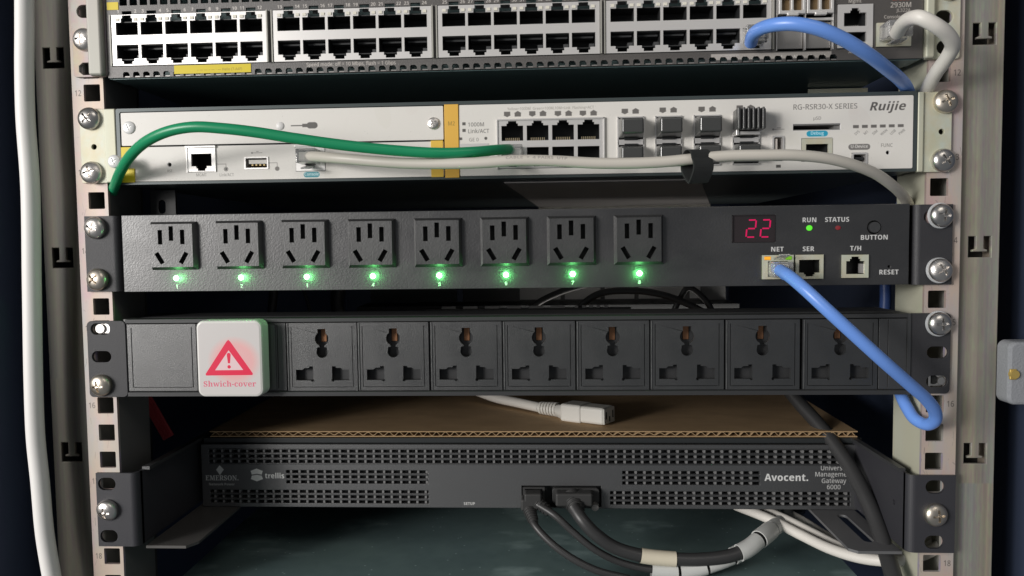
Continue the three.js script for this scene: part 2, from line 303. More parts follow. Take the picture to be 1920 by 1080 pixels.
  // fibre uplink cages, management and console jacks
  const cage = part('uplink_cage', [...[0, 1].map((i) => sheet(rectShape(146 + i * 14.6, 160 + i * 14.6, 164.6, 176), [rectShape(147.6 + i * 14.6, 152.3 + i * 14.6, 166.4, 172.6, .6), rectShape(153.7 + i * 14.6, 158.4 + i * 14.6, 166.4, 172.6, .6)], 5, 3, .3)), box(150.2, 156, 163.4, 165, 4, 6.2, .3), box(164.6, 170.6, 163.4, 165, 4, 6.2, .3), box(160.1, 160.5, 146, 174, .5, 3.6), box(145.2, 145.6, 146, 174, .5, 3.6), box(174.6, 175, 146, 174, .5, 3.6), box(145.6, 174.6, 161.4, 162.6, .5, 3.4)], M.shield, t);
  part('fibre_bore', [0, 1].flatMap((i) => [147.6, 153.7].map((q) => box(q + i * 14.6, q + 4.7 + i * 14.6, 166.4, 172.6, 1, 2.6))), mk(.12, .075, .03, .4), cage);
  part('cage_back', box(145.2, 175, 145.6, 174.5, -9, -8), M.dark, cage);
  part('cage_door', [box(146.2, 159.6, 147.2, 160.8, .2, 1.4, .3), box(161, 174.2, 147.2, 160.8, .2, 1.4, .3)], M.shieldDark, cage);
  const mg = part('management_jack', sheet(rectShape(177, 195.2, 146.4, 169), [rjHole(186, 157.6, 164.6, 11.6, 5.2, 2.4, true), rjHole(186, 149.4, 154.6, 11.6, 5.2, 1.6, false)], 3.8, 1.6), M.shield, t);
  part('port', [...cavity(179.8, 192.2, 147.2, 167.6, 2, 11), box(179.9, 192.1, 155, 157.3, -9, 2)], cavM, mg); part('port_contacts', rjContacts(186, 158, 2), M.shieldDark, mg);
  const cj = part('console_jack', sheet(rectShape(197.2, 215, 146.6, 159), [rjHole(206, 150.6, 157.4, 11.8, 5.4, 2.4, false)], 3.8, 1.6), M.zincY, t);
  part('port', cavity(199.8, 212.2, 147.6, 157.9, 2, 11), cavM, cj);
  part('yellow_sticker', box(-183.2, -139.8, 141.6, 146.2, 3, 3.25), mk(1, 1, 1, .5, 0, { map: (() => { const t2 = print(-21.7, -2.3, 43.4, 4.6, 8, (k) => { fillR(k, -22, 22, -3, 3, '#d9c415'); text(k, '– — –– – — · — Hello (7-A4F)', 4, 0, 2, '#8d7a12'); }); t2.repeat.set(1, 1); t2.offset.set(0, 0); return t2; })() }), t).userData.label = 'yellow sticker under the first port block';
  part('yellow_sticker', box(-220, -213.6, 177.4, 181.6, 3, 3.25), M.yellow, t);
  // ears
  const slL = [161.6, 177.5].map((y) => slotShape(-232.7, y, 11, 7));
  slL.push(poly([[-239.5, 139], [-239.5, 139]].length ? [[-238.2, 144.4], [-236, 142.6], [-229.4, 142.6], [-227.2, 144.4], [-227.2, 147.6], [-229, 149.3], [-236, 149.3], [-238.2, 147.6]] : []));
  part('ear', [sheet(rectShape(-241.6, -222, 141.4, 184.6, 2), slL, 2, 1.8, .25), box(-230.6, -222.2, 141.2, 184.8, 1.9, 6.5, 1.6)], M.zinc, t);
  part('ear', [sheet(rectShape(222, 241, 139.8, 184.6, 2), [slotShape(232.7, 161.6, 9, 7), disc(232.6, 145.9, 3.6)], 2, 1.8, .25), box(221.8, 226.6, 139.8, 184.8, 1.9, 5.5, 1.2)], M.zincY, t);
  screw(t, -234.2, 161.8, 2.4, M.steel, [.06, -.1]); screw(t, 234.4, 176, 2.4, M.steel, [-.1, .12]); 
}

// ---------------------------------------------------------------- white router
{
  const t = thing('router', 'white metal router with yellow tabs, cables across its face, second from the top', 'router', [0, 81, 0]);
  const Z = 3;
  part('chassis', [box(-217.6, 219.2, 81, 123.2, -300, -12), sheet(rectShape(-217.6, 219.2, 81, 123.2, 1), [rectShape(-215.6, 217.4, 82.4, 121.4, 1.2)], 3.2, 16)], mk(.06, .075, .076, .38, .2), t);
  part('bottom_plate', sheet(poly([[-2, 20], [110, 20], [174, 296], [14, 296]]), [], 0, .6).rotateX(-Math.PI / 2).translate(0, 80.9, 0), mk(.42, .4, .39, .4, .2), t);
  part('rear_edge', box(14, 174, 78.2, 80.4, -297, -294), M.zinc, t);
  const dk = '#5d5b58', md = '#8a8783';
  const map = print(-216, 82, 434, 40, 4.7, (k) => {
    fillR(k, -216, 218, 82, 122, '#dedbd5');
    for (let i = 0; i < 40; i++) { k.fillStyle = `rgba(150,140,115,${.01 + rnd() * .025})`; k.beginPath(); k.ellipse(-215 + rnd() * 430, -82 - rnd() * 40, 2 + rnd() * 9, 1 + rnd() * 4, rnd() * 3, 0, 7); k.fill(); }
    for (let i = 0; i < 150; i++) { k.fillStyle = `rgba(110,105,95,${.08 + rnd() * .2})`; k.fillRect(-215 + rnd() * 430, -82 - rnd() * 39, .15 + rnd() * .3, .15 + rnd() * .25); }
    // upper-left cover: screwdriver pictogram
    pill(k, -109.6, -103.4, 110.2, 113.6, dk); fillR(k, -112, -108, 111, 112.8, dk); fillR(k, -118.4, -111, 111.6, 112.2, dk);
    // lower-left module captions
    text(k, 'MGMT', -170, 86, 2.1, md); text(k, 'Link/ACT', -155.6, 85.8, 2.1, md); fillC(k, -155.8, 88.8, 1.25, '#77746f'); fillR(k, -161, -155.6, 91.4, 91.7, md); fillR(k, -155.9, -155.6, 90, 91.6, md);
    fillC(k, -126.8, 88.5, 1.25, '#77746f'); fillR(k, -131.6, -126.6, 91.6, 91.9, md); fillR(k, -126.9, -126.6, 89.5, 91.8, md);
    fillR(k, -140.6, -135, 97.3, 97.55, md); fillC(k, -140.8, 97.4, .5, md); fillR(k, -138.4, -137, 98, 98.3, md); text(k, 'RST', -188, 88.6, 1.8, md);
    pill(k, -112, -103, 83.4, 86.4, '#3f8b97'); text(k, 'Console', -107.5, 84.9, 2.3, '#e8f2f2');
    // amber bars are separate pieces; captions of the right panel
    for (const y of [111, 107.4]) fillR(k, -23.2, -21.4, y - .8, y + .8, dk); text(k, '1000M', -20.3, 111, 3, dk, { align: 'left' }); text(k, 'Link/ACT', -20.3, 107.4, 3, dk, { align: 'left' });
    fillR(k, -24.8, -23.4, 102.2, 103.6, dk); fillC(k, -10.4, 102.9, .8, dk); text(k, 'GE 0', -17, 102.9, 2.7, md);
    text(k, 'Yellow=1000M  Green=100M,10M=Link  Flashing=ACT', 25, 118.7, 2, '#a8a49d', { sx: .98 });
    const ic = [[4.3, 115.7], [31.9, 115.5], [18, 115.7], [45.4, 115.4], [68, 115.9], [88.3, 116.1], [109, 116.1], [129.2, 116.4]];
    for (const [x, y] of ic) { fillP(k, [[x - 4.6, y + 1.3], [x - 1.2, y + 1.3], [x - 1.2, y - .6], [x - .8, y - .6], [x - 2.9, y - 1.6], [x - 5, y - .6], [x - 4.6, y - .6]], '#6d6a67'); fillP(k, [[x + 1.2, y - 1.4], [x + 4.6, y - 1.4], [x + 4.6, y + .4], [x + 5, y + .4], [x + 2.9, y + 1.6], [x + .8, y + .4], [x + 1.2, y + .4]], '#6d6a67'); }
    // right end
    text(k, 'µSD', 167.1, 109.7, 2.4, md); pill(k, 161.6, 172.8, 100.4, 103.4, '#2a9fc0'); text(k, 'Debug', 167.2, 101.9, 2.4, '#e4f4f8');
    for (let i = 0; i < 6; i++) { const x = 187.4 + i * 4.66; fillR(k, x - 1.5, x + 1.5, 104.4 + i * .02, 106, '#6d6a67'); text(k, ['SYS', 'M1', 'SIM', 'WAN', 'USB', 'PWR'][i], x + .4, 102.2, 1.9, md, { rot: .7 }); }
    pill(k, 183.6, 195, 92.9, 96, '#7b7876'); text(k, 'U-Device', 189.3, 94.4, 2.3, '#e6e3df'); text(k, 'FUNC', 203.6, 94.7, 2.5, md);
    fillR(k, 145.7, 148.2, 84.2, 85.7, dk); fillR(k, 143.8, 150, 104.5, 104.75, md); fillC(k, 144, 104.6, .5, md); fillR(k, 146, 148, 105.2, 105.5, md);
    text(k, 'RG-RSR30-X SERIES', 171.2, 116.2, 3.9, '#6f6c69', { sx: 1.02 });
    text(k, 'Ruijie', 203.4, 116, 6.2, '#5d5a58', { style: 'italic bold', sx: 1.12 });
  });
  const faceM = mk(1, 1, 1, .4, 0, { map, bumpMap: powderFine, bumpScale: .00003 });
  const F = (name, x0, x1, y0, y1, holes = [], z = Z, r = .6) => part(name, sheet(rectShape(x0, x1, y0, y1, r), holes, z, 1.6, .2), [faceM, M.white], t);
  const cov = F('blank_cover', -215, -33.6, 102.6, 121, [disc(-210.4, 112.7, 1.2)]);
  part('screw', SCREWS, M.whiteScrew, cov, [-210.4, 112.7 - 81, 3]).scale.set(.85, .85, .6); part('screw', SCREWS, M.steel, cov, [-39, 111.5 - 81, 3]).scale.set(.8, .8, .7);
  part('dimple', new THREE.SphereGeometry(2.3, 20, 10).scale(1, 1, .35).translate(-124.4, 111.9, 3), M.white, cov);
  const rj1 = rjHole(-169.6, 90.6, 97.5, 11.6, 6, 2.6, false);
  const low = F('lower_module', -215, -33.6, 82.6, 101.8, [rectShape(-177.8, -161.6, 87.4, 101), rectShape(-145, -131.8, 88.6, 95), rectShape(-116.2, -99.6, 86.8, 100.4), disc(-188, 91.8, 1.1), disc(-155.8, 88.8, .5)]);
  part('led_hole', box(-190, -186, 90, 94, .4, 1), M.dark, low);
  const j1 = part('management_jack', [sheet(rectShape(-177.6, -161.8, 87.6, 100.8), [rj1], 3.3, 1.4), box(-178.4, -161, 100.7, 101.9, 2.8, 4.2, .3), box(-178, -177.4, 87.3, 101, 2.8, 3.7), box(-162, -161.4, 87.3, 101, 2.8, 3.7)], M.shield, low);
  part('port', cavity(-176, -163.4, 88, 98.2, 2, 11), mk(.02, .021, .022, .5), j1);
  const us = part('usb_socket', sheet(rectShape(-145.2, -131.6, 88.4, 95.2, .4), [rectShape(-144.4, -132.4, 89.2, 94.5, .3)], 3.5, 8), M.shield, low);
  part('tongue', box(-142.8, -132.8, 91.4, 93.6, -6, 2.8), mk(.62, .6, .56, .5), us); part('contact', [0, 1, 2, 3].map((i) => box(-141.6 + i * 2.2, -140.6 + i * 2.2, 90.4, 91.2, -5, 2.2)), M.gold, us); part('socket_back', box(-145, -132, 88.6, 95, -7, -6), M.dark, us);
  const j2 = part('console_jack', [sheet(rectShape(-116, -99.8, 87, 100.2), [rjHole(-107.9, 91.4, 98, 11.6, 6, 2.8, false)], 3.3, 1.4), box(-116.6, -99.2, 100, 101.2, 2.8, 4, .3)], M.shield, low);
  part('port', cavity(-114.2, -101.6, 87.6, 98.6, 2, 11), mk(.02, .021, .022, .5), j2);
  part('yellow_tab', [box(-215.2, -207.4, 95.8, 101.9, 2.8, 3.7, .2), box(-215.4, -208, 82.2, 90, 2.8, 3.7, .2)], M.yellow, t);
  const ts = part('thumb_screw', [cyl(-213, 92.8, 3, 13, 3, 3), cyl(-213, 92.8, 13, 14.2, 3.7, 3.4)], M.whiteScrew, t); part('screw_head', SCREWS, M.whiteScrew, ts, [-213, 92.8 - 81, 14.1]).scale.set(.85, .85, .7);
  part('amber_tab', [box(-40.7, -33.9, 96, 102.2, 2.8, 3.6, .2), box(-40.7, -33.9, 82.3, 88.6, 2.8, 3.6, .2)], M.amber, t);
  const ab = mk(1, 1, 1, .5, 0, { map: (() => { const q = print(-4, -20, 8, 40, 10, (k) => { fillR(k, -4, 4, -20, 20, '#e0b04a'); text(k, 'M2', 0, 10, 3, '#8f7434'); }); q.repeat.set(1, 1); q.offset.set(0, 0); return q; })() });
  part('amber_bar', box(-33, -25.2, 81.8, 121.6, 1.6, 3.6, .3), ab, t);
  // right panel
  const slots = []; const cx8 = (i) => 4.1 + i * 13.78;
  const sf = [68.2, 88.4, 108.9, 129.6];
  const rh = [rectShape(-24.8, -8.9, 86.8, 100.4), rectShape(-4.1, 53.9, 86.2, 112.6), ...sf.map((x) => rectShape(x - 7.1, x + 7.1, 86.2, 112.8)), rectShape(143.6, 149.8, 87.8, 101.2, 1.2), rectShape(154.6, 179.4, 103.8, 107.1), rectShape(159, 175.4, 87.2, 99.6), rectShape(185.4, 193.6, 85.4, 91.4), disc(204.3, 91.2, 1)];
  const rp = part('right_panel', sheet(rectShape(-24.9 + -.2, 217.2, 82.6, 121.2, .8), rh, Z, 1.6, .2), [faceM, M.white], t);
  const dm = mk(.022, .023, .024, .5);
  part('panel_back', box(-24, 216, 83, 121, -11.6, -11), M.dark, rp);
  const g0 = part('jack', sheet(rectShape(-24.6, -9.1, 87, 100.2), [rjHole(-16.9, 90.6, 97.6, 11.4, 6, 2.4, false)], 3.2, 1.4), M.shield, t); part('port', cavity(-23, -10.8, 88, 98.2, 2, 10), dm, g0);
  const hs = []; for (let i = 0; i < 4; i++) { hs.push(rjHole(cx8(i), 101.2, 109.3, 11.8, 6.2, 2.5, true), rjHole(cx8(i), 89.4, 97.6, 11.8, 6.2, 2.2, false)); }
  const blk = part('port_block', [sheet(rectShape(-3.9, 53.7, 86.4, 112.4), hs, 3.6, 1.4), box(-4.3, -3.8, 86, 112.8, 2, 4.2), box(53.5, 54.1, 86, 112.8, 2, 4.4), box(-4.2, 54, 112.2, 112.9, 2, 4.4)], M.shield, t);
  blk.userData.label = 'block of eight ports in two rows of four';
  const cg = join(cavity(-6, 6, -5.2, 5.4, 0, 11)); cg.userData.moved = true; const ct = join(rjContacts(0, 0, 0, 8)); ct.userData.moved = true;
  for (let i = 0; i < 4; i++) for (const y of [106.2, 92.6]) { const p = part('port', cg, dm, blk, [cx8(i), y - 81, 2]); }
  part('contact', [0, 1, 2, 3].flatMap((i) => rjContacts(cx8(i), 101.4, 5.5, 8)), mk(.5, .42, .28, .4, .6), blk);
  // fibre module dust plugs
  const plug = (x, y0, y1, proud) => { // pillow of four chamfered sides standing proud of the cage
    const g = new RoundedBoxGeometry(13.6, y1 - y0, proud, 3, 1.2); const p = g.attributes.position;
    for (let i = 0; i < p.count; i++) { const f = Math.max(0, p.getZ(i) / proud + .5); p.setX(i, p.getX(i) * (1 - .16 * f)); p.setY(i, p.getY(i) * (1 - .3 * f)); }
    g.computeVertexNormals(); return g.translate(x, (y0 + y1) / 2, Z + proud / 2);
  };
  sf.forEach((x, i) => {
    const c = part('fibre_cage', [box(x - 7.2, x - 6.6, 86.2, 112.8, -8, 4), box(x + 6.6, x + 7.2, 86.2, 112.8, -8, 4), box(x - 7, x + 7, 97.8, 100.6, -8, 4), box(x - 7, x + 7, 86, 86.7, -8, 4), box(x - 7, x + 7, 112.3, 112.9, -8, 4)], M.shield, t);
    part('cage_latch', [box(x - 3.6, x + 3.6, 100.2, 101.2, 4, 5, .2), box(x - 3.6, x + 3.6, 97.2, 98.3, 4, 5, .2)], M.dark, c);
    if (i < 3) part('dust_plug', plug(x, 101, 112.2, 11), M.sfp, c);
    else { const gs = [box(x - 7.2, x + 8.2, 103.8, 114.6, 4, 12, .8)]; for (let j = 0; j < 6; j++) gs.push(box(x - 6.9 + j * 2.5, x - 5.7 + j * 2.5, 103.6, 114.8, 11, 14.6, .4)); gs.push(); part('ribbed_cap', gs, M.sfp, c); part('cap_latch', [box(x - 6, x + 6.4, 101.4, 103.4, 4, 8, .5), box(x - 6.6, x - 5, 101, 104, 4, 9, .4)], M.shield, c); }
    part('dust_plug', plug(x, 87, 97.4, 9), M.sfp, c);
  });
  const ub = part('usb_socket', sheet(rectShape(143.6, 149.8, 87.9, 101.2, 1.4), [rectShape(144.4, 149, 88.6, 100.4, .9)], 3.6, 9), M.shield, t); part('tongue', box(145, 146.4, 89.4, 99.6, -5, 2.6), mk(.6, .55, .5, .5), ub); part('socket_back', box(144, 149.4, 88, 101, -6, -5), M.dark, ub);
  part('card_slot', [box(154.6, 179.4, 106.4, 107.1, -8, 2.6), box(154.6, 179.4, 103.8, 104.2, -8, 2.6), box(176.5, 179.3, 104.2, 106.3, -6, 1.2)], M.shieldDark, t);
  const db = part('debug_jack', sheet(rectShape(159.2, 175.2, 87.4, 99.4), [rjHole(167.2, 90.6, 96.4, 11.8, 6, 2, false)], 3.3, 1.4), M.zincY, t); part('port', cavity(161, 173.4, 88, 97, 2, 10), dm, db);
  const um = part('usb_socket', sheet(rectShape(185.5, 193.5, 85.5, 91.3, .4), [rectShape(186.3, 192.7, 86.3, 90.5, .3)], 3.5, 6), M.shield, t); part('tongue', box(187.2, 191.8, 87.6, 89.2, -3, 2.4), M.dark, um);
  // ears
  const earMat = M.zincY;
  part('ear', [sheet(rectShape(-239.4, -218, 82.4, 123.4, .6), [disc(-231.6, 102.6, 1.5)], 2, 1.8, .2), box(-224.6, -218, 82.4, 123.4, 1.9, 3.4, .7)], earMat, t);
  part('ear', [sheet(rectShape(219.6, 237.6, 80.6, 122.8, .6), [disc(232.4, 101.8, 1.5)], 2, 1.8, .2), box(219.4, 222.6, 80.6, 122.8, 1.9, 3.4, .7)], earMat, t);
  for (const [x, y] of [[-233.2, 118.2], [-233.2, 88.2], [233.8, 117.4], [233.2, 86.6]]) screw(t, x, y, 2.4, M.steel, [(rnd() - .5) * .2, (rnd() - .5) * .2]);
}

// ---------------------------------------------------------------- metered power strip with eight lit outlets
// ear bent back along the side of a chassis: flat flange, rounded bend, return
function bentEar(t, sign, xOut, xIn, y0, y1, holes, mat, zf = 2, back = -40, r = 3.2, name = 'ear') {
  const R = sign, th = 1.8; // profile in x, z swept along y
  const p = []; const xi = xIn;
  part(name, [sheet(rectShape(Math.min(xOut, xi - -R * r), Math.max(xOut, xi + R * r), y0, y1, 0.01), holes, zf, th),
    (() => { const s = new THREE.Shape(); const N = 8; const o = [], q = []; for (let i = 0; i <= N; i++) { const a = i / N * Math.PI / 2; o.push([xi + R * (r - r * Math.sin(a)), zf - r + r * Math.cos(a)]); q.push([xi + R * (r - (r - th) * Math.sin(a)), zf - r + (r - th) * Math.cos(a)]); } [...o, ...q.reverse()].forEach(([x, z], i) => i ? s.lineTo(x, -z) : s.moveTo(x, -z)); s.closePath();
      const g = new THREE.ExtrudeGeometry(s, { depth: y1 - y0, bevelEnabled: false }).rotateX(-Math.PI / 2); g.translate(0, y0, 0); return g; })(),
    box(xi, xi + R * th, y0, y1, back, zf - r)], mat, t);
}
{
  const t = thing('metered_power_strip', 'black rack power strip with eight green-lit outlets, red digits and network jacks', 'power strip', [0, 21, 0]);
  const Z = 2, x0 = -217.6, x1 = 216.6;
  const lx = [-186.9, -149.6, -112.1, -74.7, -37.5, -.4, 36.3, 72.8], ly = 28.2;
  const map = print(-218, 20.4, 436, 44, 4.69, (k) => {
    fillR(k, -219, 219, 20, 65, css(36, 36, 38));
    const w = '#dcdcda', o = { style: 'bold', sx: 1.06 };
    text(k, 'RUN', 163.9, 55.8, 3.5, w, o); text(k, 'STATUS', 178.5, 55.7, 3.5, w, o); text(k, 'BUTTON', 198.2, 45.9, 3.5, w, o); text(k, 'NET', 146.9, 40.2, 3.5, w, o); text(k, 'SER', 163.5, 40.1, 3.5, w, o); text(k, 'T/H', 188.6, 40.1, 3.5, w, o); text(k, 'RESET', 206.1, 27.2, 3.5, w, o);
    for (let i = 0; i < 260; i++) { k.fillStyle = `rgba(190,188,180,${.05 + rnd() * .12})`; k.fillRect(-217 + rnd() * 433, -64 + rnd() * 44, .2 + rnd() * .35, .2 + rnd() * .3); }
    for (let i = 0; i < 26; i++) { k.strokeStyle = `rgba(150,150,150,${.06 + rnd() * .1})`; k.lineWidth = .15; const x = -215 + rnd() * 425, y = 22 + rnd() * 40; k.beginPath(); k.moveTo(x, -y); k.lineTo(x + rnd() * 12 - 6, -y + rnd() * 5 - 2.5); k.stroke(); }
    lx.forEach((x, i) => text(k, String(i + 1), x, 23.9, 3, '#d8dcd6', { style: 'bold' }));
  });
  const fm = mk(.95, .95, .95, .54, .0, { map, bumpMap: powder, bumpScale: .00006, ior: 1.95, roughnessMap: wear });
  const holes = [rectShape(122.9, 145.7, 44.4, 59), disc(198.1, 51.6, 3.6), rectShape(138.7, 155.4, 24.2, 37.4), rectShape(156.4, 171.2, 24.2, 37.4), rectShape(181, 195, 24.5, 37.1), disc(206.3, 30.4, .7)];
  part('front_panel', sheet(rectShape(x0, x1, 20.6, 64, .4), holes, Z, 1.6, .3), [fm, M.black], t);
  part('chassis', [box(x0, x1, 62.4, 63.9, -44, .4), box(x0, x1, 20.7, 22.2, -44, .4), box(x0, x1, 21, 63.8, -45, -44), box(x0, x0 + 1.5, 22, 63, -44, .4), box(x1 - 1.5, x1, 22, 63, -44, .4)], M.black, t);
  bentEar(t, -1, -239.2, -219.8, 21, 63.8, [slotShape(-232.7, 56.8, 9, 7), slotShape(-232.7, 28.3, 9, 7)], M.blackEar);
  bentEar(t, 1, 239.2, 219.4, 20.4, 63.4, [slotShape(230.5, 56.8, 13, 7.4), slotShape(232, 28.3, 10, 7.4)], M.blackEar);
  screw(t, -232.6, 57.2, 2.6, M.steel, [.05, -.15]); screw(t, -232.6, 28, 2.6, M.steel, [-.05, -.2]);
  screw(t, 232.4, 57.4, 3.4, M.steel, [-.05, .1], SCREW, true); screw(t, 232.2, 28.2, 3.6, M.steel, [-.1, .05], SCREW, true);
  // outlets
  const sock = (() => {
    const fx = 11.9, fy0 = 34.6, fy1 = 58.6, bx = 13.4, by0 = 32.9, by1 = 60, zt = 5.6, zb = 2.0;
    const sl = [rectShape(-7.75, -5.25, 47.3, 55.4), rectShape(-1.45, 1.05, 49.3, 57.4), rectShape(4.95, 7.45, 47.3, 55.4)];
    const dia = (cx, cy, a) => { const c = Math.cos(a), s = Math.sin(a), w = 1.3, h = 3.5; return poly([[-w, -h], [w, -h], [w, h], [-w, h]].map(([u, v]) => [cx + u * c - v * s, cy + u * s + v * c])); };
    sl.push(dia(-7.2, 39.6, .53), dia(6.6, 39.6, -.53));
    const plate = sheet(rectShape(-fx, fx, fy0, fy1, .5), sl, zt, 2.2);
    const f = [[-fx, fy0], [fx, fy0], [fx, fy1], [-fx, fy1]], b = [[-bx, by0], [bx, by0], [bx, by1], [-bx, by1]];
    const pos = [], uv = []; for (let i = 0; i < 4; i++) { const j = (i + 1) % 4; const q = [[...b[i], zb], [...b[j], zb], [...f[j], zt - .25], [...b[i], zb], [...f[j], zt - .25], [...f[i], zt - .25]]; for (const v of q) { pos.push(...v); uv.push(v[0], v[1]); } }
    const g = new THREE.BufferGeometry(); g.setAttribute('position', new THREE.Float32BufferAttribute(pos, 3)); g.setAttribute('uv', new THREE.Float32BufferAttribute(uv, 2)); g.computeVertexNormals();
    return join([plate, g]);
  })();
  const back = box(-10, 10, 35.2, 58, 2.1, 2.5);
  const first = part('outlet', sock.translate(0, -21, 0), M.black, t, [lx[0] - .3, 0, 0]); sock.userData.moved = back.userData.moved = true;
  part('contact_well', back.translate(0, -21, 0), M.darkHole, first, [0, 0, 0]);
  for (let i = 1; i < 8; i++) { const c = first.clone(); c.name = 'outlet'; c.position.set(lx[i] - .3 + (rnd() - .5) * .3, (rnd() - .5) * .25, 0); c.rotation.z = (rnd() - .5) * .008; t.add(c); }
  // status lamps below the outlets: glowing dome and a small light of the same colour in front of it
  const dome = new THREE.SphereGeometry(1.5, 18, 12).scale(1, 1, .7); dome.userData.moved = true;
  lx.forEach((x, i) => {
    const m = part('status_lamp', dome, M.greenLed, t, [x, ly - 21, 2.4]);
    const l = new THREE.PointLight(new THREE.Color().setRGB(.16, 1, .24), .00042 * [.8, .85, .9, 1, 1.1, 1.2, 1.15, 1.3][i], 0, 2); l.position.set(0, -.2, 4); l.castShadow = true; l.shadow.radius = .06; m.add(l);
  });
  // display
  const d = part('display', [box(123.1, 145.5, 44.6, 58.8, .2, 1.7), box(122.9, 123.2, 44.4, 59, 1.6, 2.4), box(145.4, 145.7, 44.4, 59, 1.6, 2.4), box(122.9, 145.7, 44.4, 44.7, 1.6, 2.4), box(122.9, 145.7, 58.7, 59, 1.6, 2.4)], mk(.03, .024, .026, .12), t);
  const digit = (cx) => { // a figure 2 of seven-segment strokes, leaning to the right
    const w = 4.6, h = 9.2, y0 = 47.2, th = .75, sh = .09, gs = []; const H = (y) => gs.push(poly([[cx - w / 2 + .7 + (y - y0) * sh, y - th / 2], [cx + w / 2 - .3 + (y - y0) * sh, y - th / 2], [cx + w / 2 - .3 + (y - y0) * sh, y + th / 2], [cx - w / 2 + .7 + (y - y0) * sh, y + th / 2]]));
    const V = (x, a, b) => gs.push(poly([[x - th / 2 + (a - y0) * sh, a], [x + th / 2 + (a - y0) * sh, a], [x + th / 2 + (b - y0) * sh, b], [x - th / 2 + (b - y0) * sh, b]]));
    H(y0); H(y0 + h / 2); H(y0 + h); V(cx + w / 2, y0 + h / 2 + .5, y0 + h - .3); V(cx - w / 2, y0 + .3, y0 + h / 2 - .4);
    return gs.map((s) => sheet(s, [], 1.85, .2));
  };
  part('digit', digit(132.6), M.redSeg, d); part('digit', digit(140.2), M.redSeg, d);
  part('run_lamp', new THREE.SphereGeometry(1.5, 16, 10).scale(1.1, 1, .8).translate(163.8, 51.7, 2.2), lampMat(.12, .9, .03, 1.0), t);
  part('status_lamp', new THREE.SphereGeometry(1.3, 16, 10).scale(1.1, .9, .8).translate(179, 51.6, 2.0), lampMat(.4, .02, .03, .45), t).userData.label = 'dim red status lamp';
  part('button', [cyl(198.1, 51.6, -2, 3, 3.1, 2.9), cyl(198.1, 51.6, -3, -2.4, 3.8)], M.blackPl, t);
  part('reset_well', box(205, 208, 29, 32, -2, -1), M.darkHole, t);
  const dm = mk(.02, .022, .02, .5);
  const n = part('network_jack', [sheet(rectShape(138.8, 155.3, 24.3, 37.3), [rectShape(141.6, 152.6, 25.6, 34), rectShape(139.7, 143.2, 34.6, 36.7), rectShape(151, 154.4, 34.6, 36.7)], 3.4, 5)], M.zincY, t);
  part('port', cavity(140.4, 153.8, 25, 36.9, -1, 8), dm, n);
  part('link_lamp', box(139.9, 143, 34.8, 36.5, 1, 3.6, .3), lampMat(1, .42, .02, 1.1), n); part('link_lamp', box(151.2, 154.2, 34.8, 36.5, 1, 3.6, .3), lampMat(.3, .8, .03, .55), n);
  const s = part('serial_jack', sheet(rectShape(156.5, 171.1, 24.3, 37.3), [rjHole(163.8, 27.6, 34.6, 11.2, 6, 2, false)], 3.4, 1.6), M.zincY, t); part('port', cavity(157.6, 170, 25, 35.2, 1.8, 11), dm, s);
  const h = part('sensor_jack', sheet(rectShape(181.1, 194.9, 24.6, 37), [rjHole(188, 26.6, 33.6, 9.8, 6, 2.4, true)], 3.4, 1.6), M.zincY, t); part('port', cavity(182.6, 193.4, 25.6, 36.4, 1.8, 11), dm, h);
  part('spring', box(192.4, 192.9, 27, 32, -4, 2.6), M.shield, h);
}

